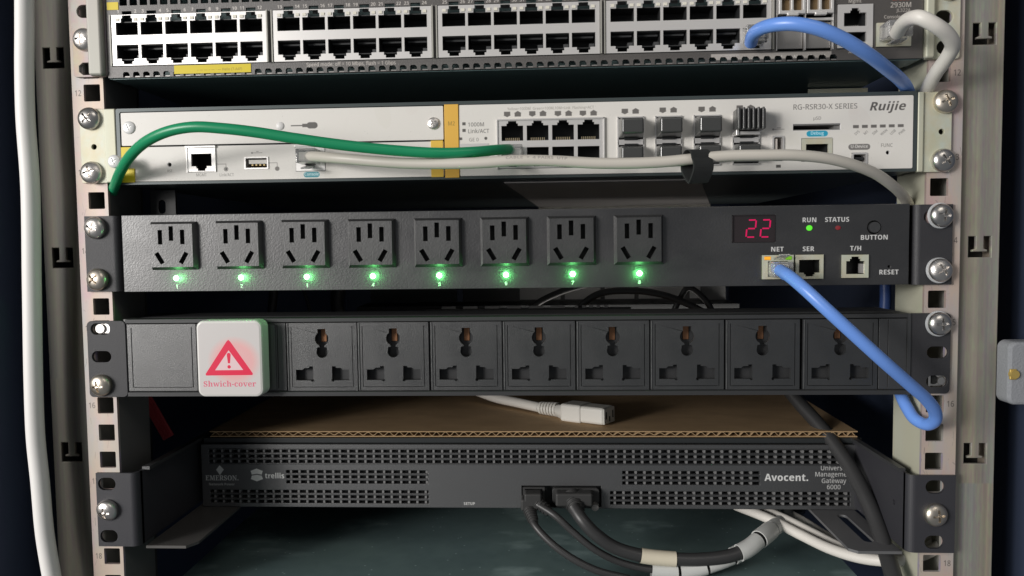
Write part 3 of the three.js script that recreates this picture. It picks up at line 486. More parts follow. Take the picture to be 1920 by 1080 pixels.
// ---------------------------------------------------------------- universal socket strip
{
  const t = thing('socket_strip', 'black aluminium socket strip with eight universal sockets and a white switch cover', 'power strip', [0, -39, 0]);
  const x0 = -217.6, x1 = 216.4;
  // aluminium extrusion: top and bottom lips around a recessed channel
  const prof = poly([[-39.1, 0], [-39.1, 2.6], [-36.9, 2.6], [-36.4, 1.2], [-36.4, -3], [2.4, -3], [2.4, 1.2], [2.9, 2.6], [4.9, 2.6], [4.9, -6], [4.4, -6.6], [4.4, -12], [4.9, -12.6], [4.9, -40], [-39.1, -40]].map(([y, z]) => [-z, y]));
  part('extrusion', new THREE.ExtrudeGeometry(prof, { depth: x1 - x0, bevelEnabled: false }).rotateY(Math.PI / 2).translate(x0, 0, 0), M.alu, t);
  const eh = (s) => [slotShape(s * 232.6, -.4, 11.2, 6.4), slotShape(s * 232.6, -16.3, 11.2, 6.4), slotShape(s * 232.6, -32.1, 11.2, 6.4)];
  part('ear', sheet(rectShape(-240.6, -218, -39.6, 4.2, 2.6), eh(-1), 2, 1.8, .25), M.blackEar, t); part('end_cap', box(-219.4, -217.5, -39.3, 5, -40, 1.2), M.blackPl, t);
  part('ear', sheet(rectShape(216.8, 239.4, -38.8, 5, 2.6), eh(1), 2, 1.8, .25), M.blackEar, t); part('end_cap', box(216.3, 218, -39.3, 5, -40, 2.8), M.blackPl, t);
  screw(t, -233.2, -32.6, 2.6, M.steel, [.1, -.1]); screw(t, 232.6, -.6, 3.2, M.steel, [-.05, .05], SCREW, true);
  part('cage_nut', [box(-237.4, -228.4, -3.6, 2.8, -3, -1, .6), cyl(-234, -.4, -1, .2, 2.6)], M.steel, t);
  part('cage_nut', [box(228.6, 237.4, -35.6, -28.6, -2.4, -.6, .6), box(228.6, 229.8, -35, -29, -.6, .6), cyl(235.6, -32.1, -.6, .6, 2)], M.steel, t); part('nut_bore', cyl(231.9, -31.6, -.7, -.4, 2.5), M.darkHole, t);
  const pm = mk(.02, .021, .022, .5, 0, { bumpMap: rep(grainT, 8), bumpScale: .00007, ior: 1.95, roughnessMap: wear2 });
  const plateZ = 1.9;
  const module_ = (name, a, b) => { const g = [sheet(rectShape(a, b, -36.2, 2.2, .3), [], plateZ, 3.5, .2)]; return part(name, g, pm, t); };
  // module with an inner field outlined by a fine groove
  const frameGroove = (a, b) => [rectShape(a + 2.4, a + 2.75, -34.2, .2), rectShape(b - 2.75, b - 2.4, -34.2, .2), rectShape(a + 3.2, b - 3.2, -34.3, -34)];
  part('blank_plate', [sheet(rectShape(-217.2, -177, -36.2, 2.2, .3), frameGroove(-217.2, -177), plateZ, 1.4, .12), box(-217, -177.2, -36, 2, -2, .7)], pm, t);
  part('switch_plate', [sheet(rectShape(-176.6, -125.4, -36.2, 2.2, .3), [rectShape(-130.4, -130.1, -35, 1)], plateZ - .3, 1.4, .15), box(-176.4, -125.6, -36, 2, -2, .5), box(-134, -131.2, -35.6, 1.6, 1.4, 2.3, .4)], M.blackPl, t);
  const cov = part('switch_cover', (() => { const s = rectShape(-171.6, -134.6, -37.4, 5, 4.2); return sheet(s, [], 13.2, 11, 1.4); })(), [mk(1, 1, 1, .33, 0, { clearcoat: .3, clearcoatRoughness: .2, map: print(-172, -38, 38, 44, 12, (k) => {
    fillR(k, -173, -133, -39, 6, '#cfcbc9');
    for (let i = 0; i < 60; i++) { k.fillStyle = 'rgba(236,150,165,.02)'; k.beginPath(); k.ellipse(-150.5, 17.5, 15 - i * .2, 14 - i * .2, 0, 0, 7); k.fill(); }
    const g = k.createLinearGradient(-171, 0, -135, 0); void g;
    const A = [-153.4, -6.2], B = [-166.6, -25.4], C = [-140.4, -25.2];
    fillP(k, [[A[0] - 1, A[1] - .3], [A[0], A[1] + .6], [A[0] + 1, A[1] - .3], [C[0] + .2, C[1] + .9], C, B, [B[0] - .2, B[1] + .9]], '#e3274d');
    fillP(k, [[-153.4, -11.4], [-161.4, -22.5], [-145.5, -22.4]], '#e6c9cc');
    fillP(k, [[-154.5, -13.8], [-152.3, -13.8], [-152.8, -18.6], [-154, -18.6]], '#e3274d'); fillC(k, -153.4, -13.9, 1.05, '#e3274d'); fillC(k, -153.4, -20.6, .95, '#e3274d');
    text(k, 'Shwich-cover', -153.4, -30.1, 4.3, '#dd6a80', { style: 'bold', font: 'serif', sx: 1.02 });
  }) }), mk(.7, .69, .66, .35, 0, { clearcoat: .3, clearcoatRoughness: .2 })], t);
  cov.userData.label = 'white switch cover with a red warning triangle';
  part('cover_hinge', box(-176, -171.8, -30, -4, 1, 4, 1), M.blackPl, cov);
  const sx = [-124.7, -84.2, -43.2, -2.6, 38.1, 78.7, 119.5, 161.1], W = 39.9;
  const holeSet = (c) => { // multi-standard pin openings around the module centre
    const s = new THREE.Shape(); s.moveTo(c - 2.3, -1.2); s.lineTo(c - 2.3, -4); s.absarc(c, -6.9, 3.9, 2.2, Math.PI * 1.36, false); s.lineTo(c - 1.3, -11.4); s.lineTo(c - 2.9, -11.8); s.absarc(c, -14.4, 3.2, 2.75, 2 * Math.PI + .39, false); s.lineTo(c + 2.9, -11.8); s.lineTo(c + 1.3, -11.4); s.absarc(c, -6.9, 3.9, -Math.PI * .36, .94, false); s.lineTo(c + 2.3, -4); s.lineTo(c + 2.3, -1.2); s.closePath();
    const l = (d) => { const q = [[-15.2, -24.3], [-11.4, -24.3], [-10.4, -23.3], [-7.6, -23.2], [-7.6, -22.4], [-5.4, -22.4], [-5.4, -29.4], [-4.9, -30.1], [-5.2, -31], [-6.2, -31.1], [-6.8, -30.4], [-15.2, -30.3]].map(([x, y]) => [c + d * x + (d > 0 ? 0 : 0), y]); return poly(d > 0 ? q : q.reverse()); };
    return [s, l(1), l(-1)];
  };
  const c0 = W / 2, first = part('socket', [sheet(rectShape(0, W, -36.2, 2.2, .3), [...holeSet(c0), ...frameGroove(0, W)], plateZ, 2.4)].map((g) => g.translate(0, 39, 0)), pm, t, [sx[0], 0, 0]);
  const ridge = box(.5, .95, -36, 2, 1.6, 2.35, .15).translate(0, 39, 0); ridge.userData.moved = true; part('ridge', ridge, M.blackPl, first, [0, 0, 0]);
  const well = box(1, W - 1, -35.8, 1.8, -6.4, -5.6).translate(0, 39, 0); well.userData.moved = true; part('contact_well', well, M.darkHole, first, [0, 0, 0]);
  const rim = (() => { const gs = []; for (let i = 0; i < 10; i++) { const a = -1.05 + i * .19; gs.push(box(-.35, .35, -.2, .2, -1, .06).rotateZ(a + Math.PI / 2).translate(c0 + 3.95 * Math.cos(a), -6.9 + 3.95 * Math.sin(a), 1.95)); } return gs; })();
  const copper = join([box(c0 - 1.7, c0 + 1.7, -9, -1.4, -4.6, -2.4, .3), box(c0 - 14, c0 - 7, -29.6, -25, -5.2, -4.2, .2), box(c0 + 7, c0 + 14, -29.6, -25, -5.2, -4.2, .2)]).translate(0, 39, 0); copper.userData.moved = true; part('contact', copper, M.copper, first, [0, 0, 0]); void rim;
  for (let i = 1; i < 8; i++) { const c = first.clone(); c.name = 'socket'; c.position.set(sx[i], (rnd() - .5) * .2, (rnd() - .5) * .2); t.add(c); }
  part('end_plate', [sheet(rectShape(201.6, 216.2, -36.2, 2.2, .3), [rectShape(206.3, 206.6, -35.5, 1.6)], plateZ, 1.4, .12), box(201.8, 216, -36, 2, -2, .7)], M.blackPl, t);
}

// ---------------------------------------------------------------- management server set back between its brackets
{
  const t = thing('management_server', 'black rack server with slatted front, set back between brackets under the cardboard', 'server', [4, -129, -70]);
  const x0 = -211.6, x1 = 224.8, Z = -70;
  const map = print(-212, -130, 437, 46, 4.68, (k) => {
    fillR(k, -213, 226, -131, -84, css(50, 51, 53));
    const w = '#c9c9c6';
    fillP(k, [[-199, -100.6], [-196.2, -103.6], [-199, -107.4], [-201.6, -103.7]], '#d4d5d2'); text(k, 'EMERSON.', -197.6, -110, 4.8, '#d6d7d4', { style: 'bold', sx: .88, font: 'serif' }); text(k, 'Network Power', -198, -113.9, 2.4, '#b9bab7', { style: 'bold' });
    fillP(k, [[-178, -104.4], [-173.8, -102.8], [-169.6, -104.4], [-170.4, -107], [-173.8, -106.4], [-177.2, -107]], '#f2f1ec'); fillP(k, [[-177.2, -107.6], [-173.8, -107], [-170.4, -107.6], [-169.6, -110], [-173.8, -111.6], [-178, -110]], '#f2f1ec'); text(k, 'trellis', -161.6, -107.4, 5, '#f0f0ec', { style: 'bold', sx: .95 });
    text(k, 'Avocent.', 175.6, -108, 6.6, '#e6e6e4', { style: 'bold', sx: 1.02 });
    ['Universal', 'Management', 'Gateway', '6000'].forEach((s, i) => text(k, s, 205.5, -101.6 - i * 4.1, 4.1, '#d2d2d0'));
    text(k, 'SETUP', -30.9, -126.4, 2.6, w, { style: 'bold' });
  });
  const fm = mk(1, 1, 1, .5, 0, { map, bumpMap: powderFine, bumpScale: .00006, ior: 2.1 });
  const rows = [];
  for (const y of [-91, -94.5, -98]) rows.push([-206, 214, y]);
  for (const y of [-104.9, -108.4, -111.9]) { rows.push([-153.6, -58, y]); rows.push([70, 158.4, y]); }
  for (const y of [-118.4, -121.9, -125.3]) { rows.push([-206, -58, y]); rows.push([62, 216, y]); }
  const conn = [rectShape(4, 56, -128, -114)];
  part('bezel', sheet(rectShape(x0, x1, -129, -86.4, .6), [...rows.map(([a, b, y]) => rectShape(a, b, y - .95, y + .95, .2)), ...conn], Z, 3, .35), [fm, M.blackPl], t);
  part('bezel_back', [box(x0 + 1, x1 - 1, -128.6, -86.8, Z - 9, Z - 8)], M.dark, t);
  const pins = []; for (const [a, b, y] of rows) for (let x = a + 3; x < b - 1; x += 5.72) pins.push(box(x - .7, x + .7, y - 1.2, y + 1.2, Z - 4, Z - .7));
  const ps = part('grille_bars', pins, mk(.2, .2, .2, .42, .1), t); ps.userData.kind = 'stuff';
  const slats = [-89.4, -92.75, -96.25, -99.6]; slats.forEach((y) => part('slat', box(-206, 214, y - .35, y + .35, Z - .4, Z + .55, .25), M.blackPl, t));
  for (const y of [-106.65, -110.15]) { part('slat', box(-153, -58.4, y - .4, y + .4, Z - .4, Z + .5, .25), M.blackPl, t); part('slat', box(70.4, 158, y - .4, y + .4, Z - .4, Z + .5, .25), M.blackPl, t); }
  for (const y of [-120.15, -123.6]) { part('slat', box(-205.6, -58.4, y - .4, y + .4, Z - .4, Z + .5, .25), M.blackPl, t); part('slat', box(62.4, 215.6, y - .4, y + .4, Z - .4, Z + .5, .25), M.blackPl, t); }
  part('chassis', [box(x0 + 1.2, x1 - 1.2, -129, -83.2, -500, Z - 10), box(x0 + .6, x1 - .6, -86.2, -82.8, Z - 14, Z - 3, .4), box(x0 + .5, x1 - .5, -128.8, -128, Z - 12, Z - 3)], mk(.03, .034, .036, .45, .2), t);
  const pt = part('connector_panel', [box(4, 56, -128, -114, Z - 6, Z - 5)], M.dark, t);
  part('monitor_port', [sheet(rectShape(24, 54.6, -124.6, -114.6, 2), [rectShape(29, 49, -123, -116.4, 2)], Z + 3, 4, .3)], M.rubber, pt);
  part('screw_post', [cyl(51.6, -126, Z - 1, Z + 5, 2.9, 2.9, 6), cyl(51.6, -126, Z + 5, Z + 7, 2.6, 2.2)], M.shieldDark, pt);
  part('usb_port', [sheet(rectShape(4.6, 19, -127, -114.6), [rectShape(6, 17.6, -126, -121.6), rectShape(6, 17.6, -120, -115.6)], Z + 1, 3)], M.rubber, pt);
  part('scratch_mark', box(219, 219.5, -125, -119.4, Z + .02, Z + .12).rotateZ(0), M.shield, t);
}
function bracket(sign, label) {
  const t = thing('mounting_bracket', label, 'bracket', [sign * 228, -127, 0], 'brackets carrying the recessed server');
  const xIn = sign > 0 ? 218.6 : -215, xOut = sign > 0 ? 243.6 : -239.2;
  const bl = mk(.034, .034, .04, .5, 0, { bumpMap: powderFine, bumpScale: .00006 });
  const hs = [slotShape(sign * 232.8, -90.2, 10.4, 7.4), slotShape(sign * 232.8, -121, 10.4, 7.4)];
  bentEar(t, sign, xOut, xIn, -127, -83.9, hs, bl, 2, -4, 4, 'ear');
  const sidePlate = new THREE.ExtrudeGeometry((() => { const s = poly([[0, -127], [300, -127], [300, -83.9], [0, -83.9]]); if (sign > 0) s.holes.push(disc(13, -104.6, 1.5)); return s; })(), { depth: 1.8, bevelEnabled: false }).rotateY(Math.PI / 2).translate(sign > 0 ? xIn : xIn - 1.8, 0, -2);
  part('side_plate', sidePlate, bl, t);
  const sx = (v) => sign > 0 ? v : -v + 4;
  const fl = sheet(poly(sign > 0 ? [[216, 5], [195, 5], [191, 9], [191, 280], [219, 280], [219, 5]] : [[-214, 5], [-191, 5], [-186.5, 12], [-188, 280], [-215, 280], [-215, 5]]), sign > 0 ? [slotShape(207, 40, 6, 44)] : [], 0, 1.6).rotateX(-Math.PI / 2); fl.translate(0, -129.2, 0);
  part('support_flange', fl.index ? fl : fl, sign > 0 ? mk(.16, .16, .165, .42, .3) : mk(.12, .115, .11, .4, .3), t);
  part('top_flange', box(sign > 0 ? 217 : -216, sign > 0 ? 220.5 : -211.5, -84.2, -82.2, -290, -6), M.blackPl, t);
  screw(t, sign * (sign > 0 ? 232.8 : 232.6), -105.4, 2.6, M.steel, [(sign > 0 ? -.05 : .25), sign * .1]);
}
bracket(-1, 'black steel bracket at the shaded rail, its lower flange catching light beside the server');
bracket(1, 'black steel bracket at the numbered rail, white cables passing beneath it');

{ // corrugated cardboard lying on the server
  const t = thing('cardboard_sheet', 'brown corrugated cardboard sheet lying on the recessed server', 'cardboard', [8, -83, -72]);
  const cardT = tex(256, 256, (x, y) => { const a = N2[y * 256 + x], b = N1[((x >> 2) % 256) * 256 + y]; return [172 + 50 * (a - .5) + 16 * (b - .5), 143 + 46 * (a - .5) + 14 * (b - .5), 106 + 40 * (a - .5) + 12 * (b - .5)]; }, true);
  const cm = mk(1, 1, 1, .85, 0, { map: (() => { const q = cardT.clone(); q.repeat.set(2, 1.5); q.needsUpdate = true; return q; })(), bumpMap: rep(grainT, 30, 60), bumpScale: .0002 });
  part('top_liner', box(-206, 221, -78.6, -78, -330, -72), cm, t); part('bottom_liner', box(-206, 221, -82, -81.4, -330, -72.6), cm, t);
  const up = [], dn = [], p = 6.3; for (let x = -205; x <= 220; x += .7) { const y = -80 + (1.05 + .35 * Math.sin(x / 23 + 1) * Math.sin(x / 61)) * Math.sin(.5 * Math.sin(x / 9) + (x + 3 * Math.sin(x / 37)) / p * 2 * Math.PI); up.push([x, y + .22]); dn.push([x, y - .22]); }
  part('flute', new THREE.ExtrudeGeometry(poly([...dn, ...up.reverse()]), { depth: 60, bevelEnabled: false }).translate(0, 0, -133), mk(.42, .29, .16, .85), t);
}

// ---------------------------------------------------------------- cables
const greenPts = [[-256, 64.4, -45], [-238.6, 72.8, -22], [-223.4, 79.9, -2], [-209.3, 88.3, 14], [-194.9, 95.7, 27], [-181.1, 100.9, 36], [-167.2, 104.4, 41], [-153.7, 105.7, 43], [-138.7, 104.6, 43], [-122.8, 102.6, 42], [-104.6, 99.6, 40], [-78.3, 95.8, 37], [-51.7, 93, 34], [-30.2, 91.7, 32], [-14.2, 92.5, 28], [-2.4, 94.4, 20], [3.7, 95.5, 12]];
const greyPts = [[-107.2, 94.3, 9], [-98.9, 93.1, 15], [-85.4, 91.2, 22], [-67.4, 89, 26], [-50.3, 87.4, 28], [-30.6, 86.6, 30], [-11.2, 86.5, 32], [7.9, 87.2, 33], [26.8, 86.6, 33], [48.2, 85.1, 33], [66.9, 84.8, 33], [82.8, 85.3, 33], [98.7, 86.6, 33], [114.5, 87.6, 33], [130.2, 87.6, 33], [146.2, 87.4, 32], [162.9, 85.9, 29], [178, 82.9, 24], [191.6, 79.1, 17], [203.7, 74.1, 8], [215.4, 68.9, -4], [226.6, 62.5, -18]];
const blueTop = [[130.2, 148.8, 10], [129.1, 150.5, 18], [130.1, 150.9, 27], [134.1, 150.3, 36], [142.4, 148.8, 42], [153, 145.7, 44], [165.1, 141.2, 42], [178.9, 135.5, 36], [194.4, 130.2, 24], [208.4, 127.6, 8], [219.1, 125.6, -8], [228.3, 121.4, -25]];
const whiteTop = [[202.2, 150.2, 16], [200.2, 151.6, 26], [199.2, 151.5, 36], [200.6, 149.9, 43], [206.8, 146.2, 44], [214.9, 142.4, 40], [220.6, 138.8, 34], [222.2, 134.9, 26], [223.2, 130.5, 14], [225.5, 126.2, 2], [231.4, 122.2, -14]];
const bluePdu = [[145.3, 29.4, 13], [146.6, 26.7, 24], [151.3, 20.4, 34], [159.7, 10.9, 40], [172.5, -1.6, 42], [187, -14.6, 40], [203.6, -27.9, 33], [215.6, -37.2, 26], [222.7, -44.6, 20], [225.1, -50.6, 15], [224, -54, 9], [221.1, -52.5, 2], [219.9, -47.9, -4], [219.4, -42.3, -10], [219.7, -35.3, -16]];
const iecCord = [[-40.7, -68.2, -170], [-18.2, -71.8, -150], [0.8, -72.7, -135], [15.6, -73.1, -122]];
const blackDiag = [[185.8, -54.3, -110], [192.9, -65.6, -98], [200.5, -76.5, -84], [206.8, -87.7, -70], [211.2, -98.8, -56], [213.7, -110.3, -42], [215.2, -123.1, -28], [214.7, -134.9, -14], [213, -144.1, 0]];
const kvm1 = [[14.1, -123.3, -62], [25.4, -128.1, -55], [37.1, -137.9, -52], [50.4, -148.1, -50], [65.5, -155.9, -50], [82.2, -160.2, -50], [105.5, -161.3, -50], [125.8, -157.2, -52], [145.5, -151.3, -58], [164, -144.8, -70]];
const kvm2 = [[8.9, -128.6, -60], [12.8, -133.6, -52], [21.9, -141.5, -46], [35, -150, -42], [51.4, -157.4, -40], [71.1, -162.3, -40]];
const vga = [[37.4, -122.8, -56], [42.8, -129.2, -50], [50.4, -137, -48], [62, -145.4, -48], [76.9, -150.4, -48], [95.2, -152.7, -48], [115, -153.2, -48], [133.6, -151.8, -50], [146.1, -148.9, -54], [156.6, -145.2, -62], [169.7, -144.3, -78], [185.3, -145.9, -100], [204.2, -150.2, -130]];
const bundle0 = [[153.2, -140.6, -110], [169.1, -141.5, -88], [184.4, -145.4, -70], [197.4, -146.9, -50], [210.3, -145.7, -34], [223.5, -141.7, -22], [232.7, -136.5, -16], [240.5, -131.6, -14], [250.3, -126.7, -16]];
const bundle1 = [[161.2, -140.5, -112], [177.4, -141.5, -92], [192.6, -145.4, -74], [205.5, -147.8, -54], [215.1, -145.7, -38], [226.9, -141.8, -26], [235.2, -136, -20], [242.5, -130.1, -18]];
const bundle2 = [[177.8, -144.1, -118], [191.8, -145.1, -98], [203.4, -149.5, -80], [211.1, -149.5, -60], [219.9, -145.4, -42], [230.2, -139.6, -30], [237.7, -133.8, -24], [244.4, -127.9, -22]];
const hose = [[-260.3, 192.6, 12], [-261.7, 164.1, 12], [-262.8, 144, 12], [-263.5, 118, 12], [-262.7, 80.1, 12], [-264.6, 24, 12], [-266.4, -30, 12], [-266.7, -60.4, 12], [-265.4, -84.8, 12], [-264.1, -115.6, 12], [-261.2, -140.4, 12], [-258.2, -162.2, 12]];
const blueBack = [[243.6, 77.4, -60], [245.1, 66.5, -70], [242.6, 51.6, -80], [242.4, 30.9, -85], [242.8, 6.5, -85], [242.3, -7.5, -85]];
const bk1 = [[-5.2, -30.6, -240], [9.1, -9.5, -240], [32.6, 3, -240], [60.6, 11.1, -240], [83.7, 20.2, -240]];
const bk2 = [[43.5, -12.7, -220], [63.9, 2.1, -220], [90.8, 5, -220], [117.6, 1.6, -220], [144.3, -9, -220], [170.9, -25, -220]];
const bk3 = [[128.1, -16.5, -230], [134.9, -2.9, -230], [141.7, 6.2, -230], [155.2, -3, -230], [166.5, -21.4, -230]];
const bk4 = [[-228.6, 17.9, -260], [-230.7, -1.7, -260], [-235.1, -31.3, -260]];
const bk5 = [[-206.2, 17.7, -260], [-199.3, -2, -260], [-192.7, -31.6, -260]];
const bk6 = [[-166.7, 12.4, -260], [-171, -2.2, -260], [-167.8, -31.7, -260]];
const endOf = (pts) => pts[pts.length - 1];
function plug(parent, x, y, z0, up, len = 14, sleeve = 6) { // clear modular plug: body, latch, pins
  const p = part('plug', [box(x - 5.7, x + 5.7, y - 3.9, y + 3.9, z0 - 8, z0 + len, .7)], M.clear, parent);
  part('plug_latch', [box(x - 2.6, x + 2.6, 0, .8, -2, len + 1, .3).rotateX(up ? -.22 : .22).translate(0, y + (up ? 4.4 : -5.2), z0)], M.clear, p);
  part('plug_core', [box(x - 4.6, x + 4.6, y - 2.4, y + 2.2, z0 - 7, z0 + 5, .5)], mk(.55, .53, .48, .5), p);
  return p;
}
{
  const t = thing('patch_cable', 'green patch cable arching across the left half of the white router', 'cable', greenPts[0]);
  part('jacket', tube(greenPts, 2.75, 150, 18), M.green, t); plug(t, 4.2, 94, 4, false, 11);
}
{
  const t = thing('console_cable', 'pale grey cable running along the white router from its console jack to the right rail', 'cable', greyPts[0]);
  const cv = document.createElement('canvas'); cv.width = 2048; cv.height = 64; const k = cv.getContext('2d'); k.fillStyle = '#c9c4ba'; k.fillRect(0, 0, 2048, 64); k.font = 'bold 9.5px sans-serif'; k.fillStyle = '#a09a95'; for (const y of [13, 34, 55]) { k.save(); k.translate(650, y); k.scale(1.75, 1); k.fillText('CABLE  +  4 PAIRS  UTP', 0, 0); k.restore(); }
  const tx = new THREE.CanvasTexture(cv); tx.colorSpace = THREE.SRGBColorSpace; tx.wrapS = tx.wrapT = THREE.RepeatWrapping; const g = tube(greyPts, 2.8, 170, 18), L = g.userData.curve.getLength();
  tx.repeat.set(1 / L, 1 / (2 * Math.PI * 2.8));
  part('jacket', g, mk(1, 1, 1, .42, 0, { map: tx }), t); plug(t, -107.8, 94.4, 3, false, 9);
}
{ // hook-and-loop strap around the grey cable
  const t = thing('cable_tie_strap', 'dark grey felt strap wrapped around the pale cable under the dust plugs', 'cable tie', [96, 80, 33]);
  const o = [], n = [], N = 40;
  for (let i = 0; i <= N; i++) { const a = i / N * 2 * Math.PI; const cx = Math.sin(a), cy = Math.cos(a); const y = cy > 0 ? 4.4 * cy : 12.5 * cy * (1 - .12 * Math.abs(cx)), x = cx * (cy > 0 ? 4.4 : 4.4 + 2.2 * Math.sin(-cy * Math.PI)); o.push([x, y]); n.push([x * .8, y * .93]); }
  const s = poly(o); s.holes.push(poly(n.reverse()));
  const g = new THREE.ExtrudeGeometry(s, { depth: 11.4, bevelEnabled: false, curveSegments: 4 }).translate(0, 0, -5.7).rotateY(Math.PI / 2).rotateY(.42).rotateZ(.05).translate(97.6, 86.6, 33.4);
  part('loop', g, M.velcro, t);
}
{
  const t = thing('patch_cable', 'short blue patch cable leaving the last port of the top switch', 'cable', blueTop[0]);
  part('jacket', tube(blueTop, 3.35, 110, 18), M.blue, t); plug(t, 133.2, 153.9, 3, false, 9);
}
{
  const t = thing('patch_cable', 'thick off-white cable looping from the console jack of the top switch over the ear', 'cable', whiteTop[0]);
  part('jacket', tube(whiteTop, 3.5, 110, 18), M.whiteC, t);
  const p = part('plug', [box(198.4, 211, 149, 157.4, -2, 15, .8)], M.clear, t); part('plug_latch', box(202, 208, 147.2, 148, 2, 15, .3), M.clear, p); part('plug_core', box(200, 209, 150.6, 156, -1, 6, .5), mk(.55, .53, .48, .5), p);
}
{
  const t = thing('patch_cable', 'long blue patch cable hanging diagonally from the jack below the red digits', 'cable', bluePdu[0]);
  part('jacket', tube(bluePdu, 3.25, 150, 18), M.blue, t); part('boot', along(new THREE.CylinderGeometry(2.3, 3.4, 12, 16).rotateX(-Math.PI / 2).translate(0, 0, 0), [145.4, 29.2, 13], [147.6, 25.2, 28]), M.blue, t); const pl = part('plug', box(141.9, 152.4, 25.8, 33.8, -4, 13, .7), M.clear, t);
  part('plug_latch', box(144.4, 150.2, 0, .9, 0, 15, .3).rotateX(-.2).translate(0, 34.2, 0), M.clear, pl); part('plug_core', box(143, 151.2, 27, 32.4, -3, 6, .5), mk(.6, .58, .5, .5), pl);
}
{ // kettle lead lying on the cardboard
  const t = thing('power_cable', 'white power cord whose connector lies on the cardboard, pins facing right', 'power cord', [20, -78, -125]);
  part('jacket', tube(iecCord, 3.6, 40, 14), M.whiteC, t);
  const wm = mk(.68, .66, .61, .4);
  const A = [15.6, -73.2, -122], B = [67, -71.6, -88];
  const relief = []; for (let i = 0; i < 6; i++) relief.push(new THREE.CylinderGeometry(4.6 + i * .12, 4.6 + i * .12, 1.7, 16).rotateX(Math.PI / 2).translate(0, 0, 2 + i * 2.5)); relief.push(new THREE.CylinderGeometry(3.9, 3.9, 17, 14).rotateX(Math.PI / 2).translate(0, 0, 8.5));
  part('strain_relief', along(join(relief), A, B), wm, t);
  const neck = new THREE.CylinderGeometry(8.2, 5.2, 9, 4, 1).rotateY(Math.PI / 4).rotateX(Math.PI / 2).scale(1.25, .9, 1).translate(0, 0, 20);
  const body = [neck, new RoundedBoxGeometry(17, 12.6, 17, 3, 2).translate(0, 0, 31), new RoundedBoxGeometry(15.4, 11.6, 20, 3, 2.2).translate(0, 0, 47)];
  part('connector', along(join(body), A, B), wm, t);
  part('connector_face', along(join([new RoundedBoxGeometry(14.2, 10.6, 1, 2, .4).translate(0, 0, 56.8)]), A, B), mk(.55, .54, .5, .45), t);
  part('pin_slot', along(join([box(-5.2, -3.8, -2, 3, 57.1, 57.5), box(3.8, 5.2, -2, 3, 57.1, 57.5), box(-.7, .7, -4, -.5, 57.1, 57.5)]), A, B), M.darkHole, t);
}
{
  const t = thing('power_cable', 'thick black cable slanting down in front of the right end of the server', 'cable', [212, -100, -56]);
  part('jacket', tube(blackDiag, 4.7, 120, 18), M.blackC, t);
}
function moulded(parent, from, to, r0, r1, len, rings) { // tapered strain relief with rings
  const gs = [new THREE.CylinderGeometry(r1, r0, len, 18).rotateX(Math.PI / 2).translate(0, 0, len / 2)]; for (let i = 0; i < rings; i++) { const z = len * (.25 + .7 * i / rings), r = r0 + (r1 - r0) * z / len; gs.push(new THREE.TorusGeometry(r, .55, 8, 18).translate(0, 0, z)); }
  return part('strain_relief', along(join(gs), from, to), M.rubber, parent);
}
{
  const t = thing('keyboard_cable', 'thin black cable from the middle of the server, upper of the pair', 'cable', kvm1[0]);
  part('jacket', tube(kvm1, 2.3, 90, 14), M.blackC, t); moulded(t, [10, -119.6, -66], kvm1[2], 4.4, 3, 16, 5); part('plug', box(5.8, 17.2, -122.4, -116, -70, -60, 1.4), M.rubber, t);
}
{
  const t = thing('keyboard_cable', 'thin black cable from the middle of the server, lower of the pair', 'cable', kvm2[0]);
  part('jacket', tube(kvm2, 2.3, 70, 14), M.blackC, t); moulded(t, [8.4, -126, -64], kvm2[1], 4.2, 2.8, 13, 5); part('plug', box(3.6, 14.8, -127.6, -119.8, -71, -60, 1.4), M.rubber, t);
}
function openWrap(curve, a, b, r, arc0, arc1) { // curled band of plastic around a stretch of cable
  const N = 14, K = 18, pos = [], idx = [], uv = []; const up = new THREE.Vector3(0, 0, 1);
  for (let j = 0; j <= N; j++) {
    const u = a + (b - a) * j / N, c = curve.getPointAt(u), T = curve.getTangentAt(u), S = new THREE.Vector3().crossVectors(T, up).normalize(), V = new THREE.Vector3().crossVectors(S, T);
    for (const rr of [r, r - .7]) for (let i = 0; i <= K; i++) { const q = arc0 + (arc1 - arc0) * i / K + (j / N) * .9; const p = c.clone().addScaledVector(S, Math.cos(q) * rr).addScaledVector(V, Math.sin(q) * rr); pos.push(p.x, p.y, p.z); uv.push(i, j); }
  }
  const row = 2 * (K + 1); const quad = (p, q, r2, s) => idx.push(p, q, r2, p, r2, s);
  for (let j = 0; j < N; j++) for (let i = 0; i < K; i++) { const o = j * row + i, n = o + row; quad(o, o + 1, n + 1, n); const o2 = o + K + 1, n2 = n + K + 1; quad(o2, n2, n2 + 1, o2 + 1); if (j === 0) quad(o, o2, o2 + 1, o + 1); if (j === N - 1) quad(n, n + 1, n2 + 1, n2); }
  for (let j = 0; j < N; j++) for (const i of [0, K]) { const o = j * row + i, n = o + row, o2 = o + K + 1, n2 = n + K + 1; i ? quad(o, o2, n2, n) : quad(o, n, n2, o2); }
  const g = new THREE.BufferGeometry(); g.setAttribute('position', new THREE.Float32BufferAttribute(pos, 3)); g.setAttribute('uv', new THREE.Float32BufferAttribute(uv, 2)); g.setIndex(idx); g.computeVertexNormals(); return toCreasedNormals(g, .7);
}
const wrapM = mk(.72, .73, .71, .4, 0, { transmission: .25, thickness: 0, side: THREE.DoubleSide });
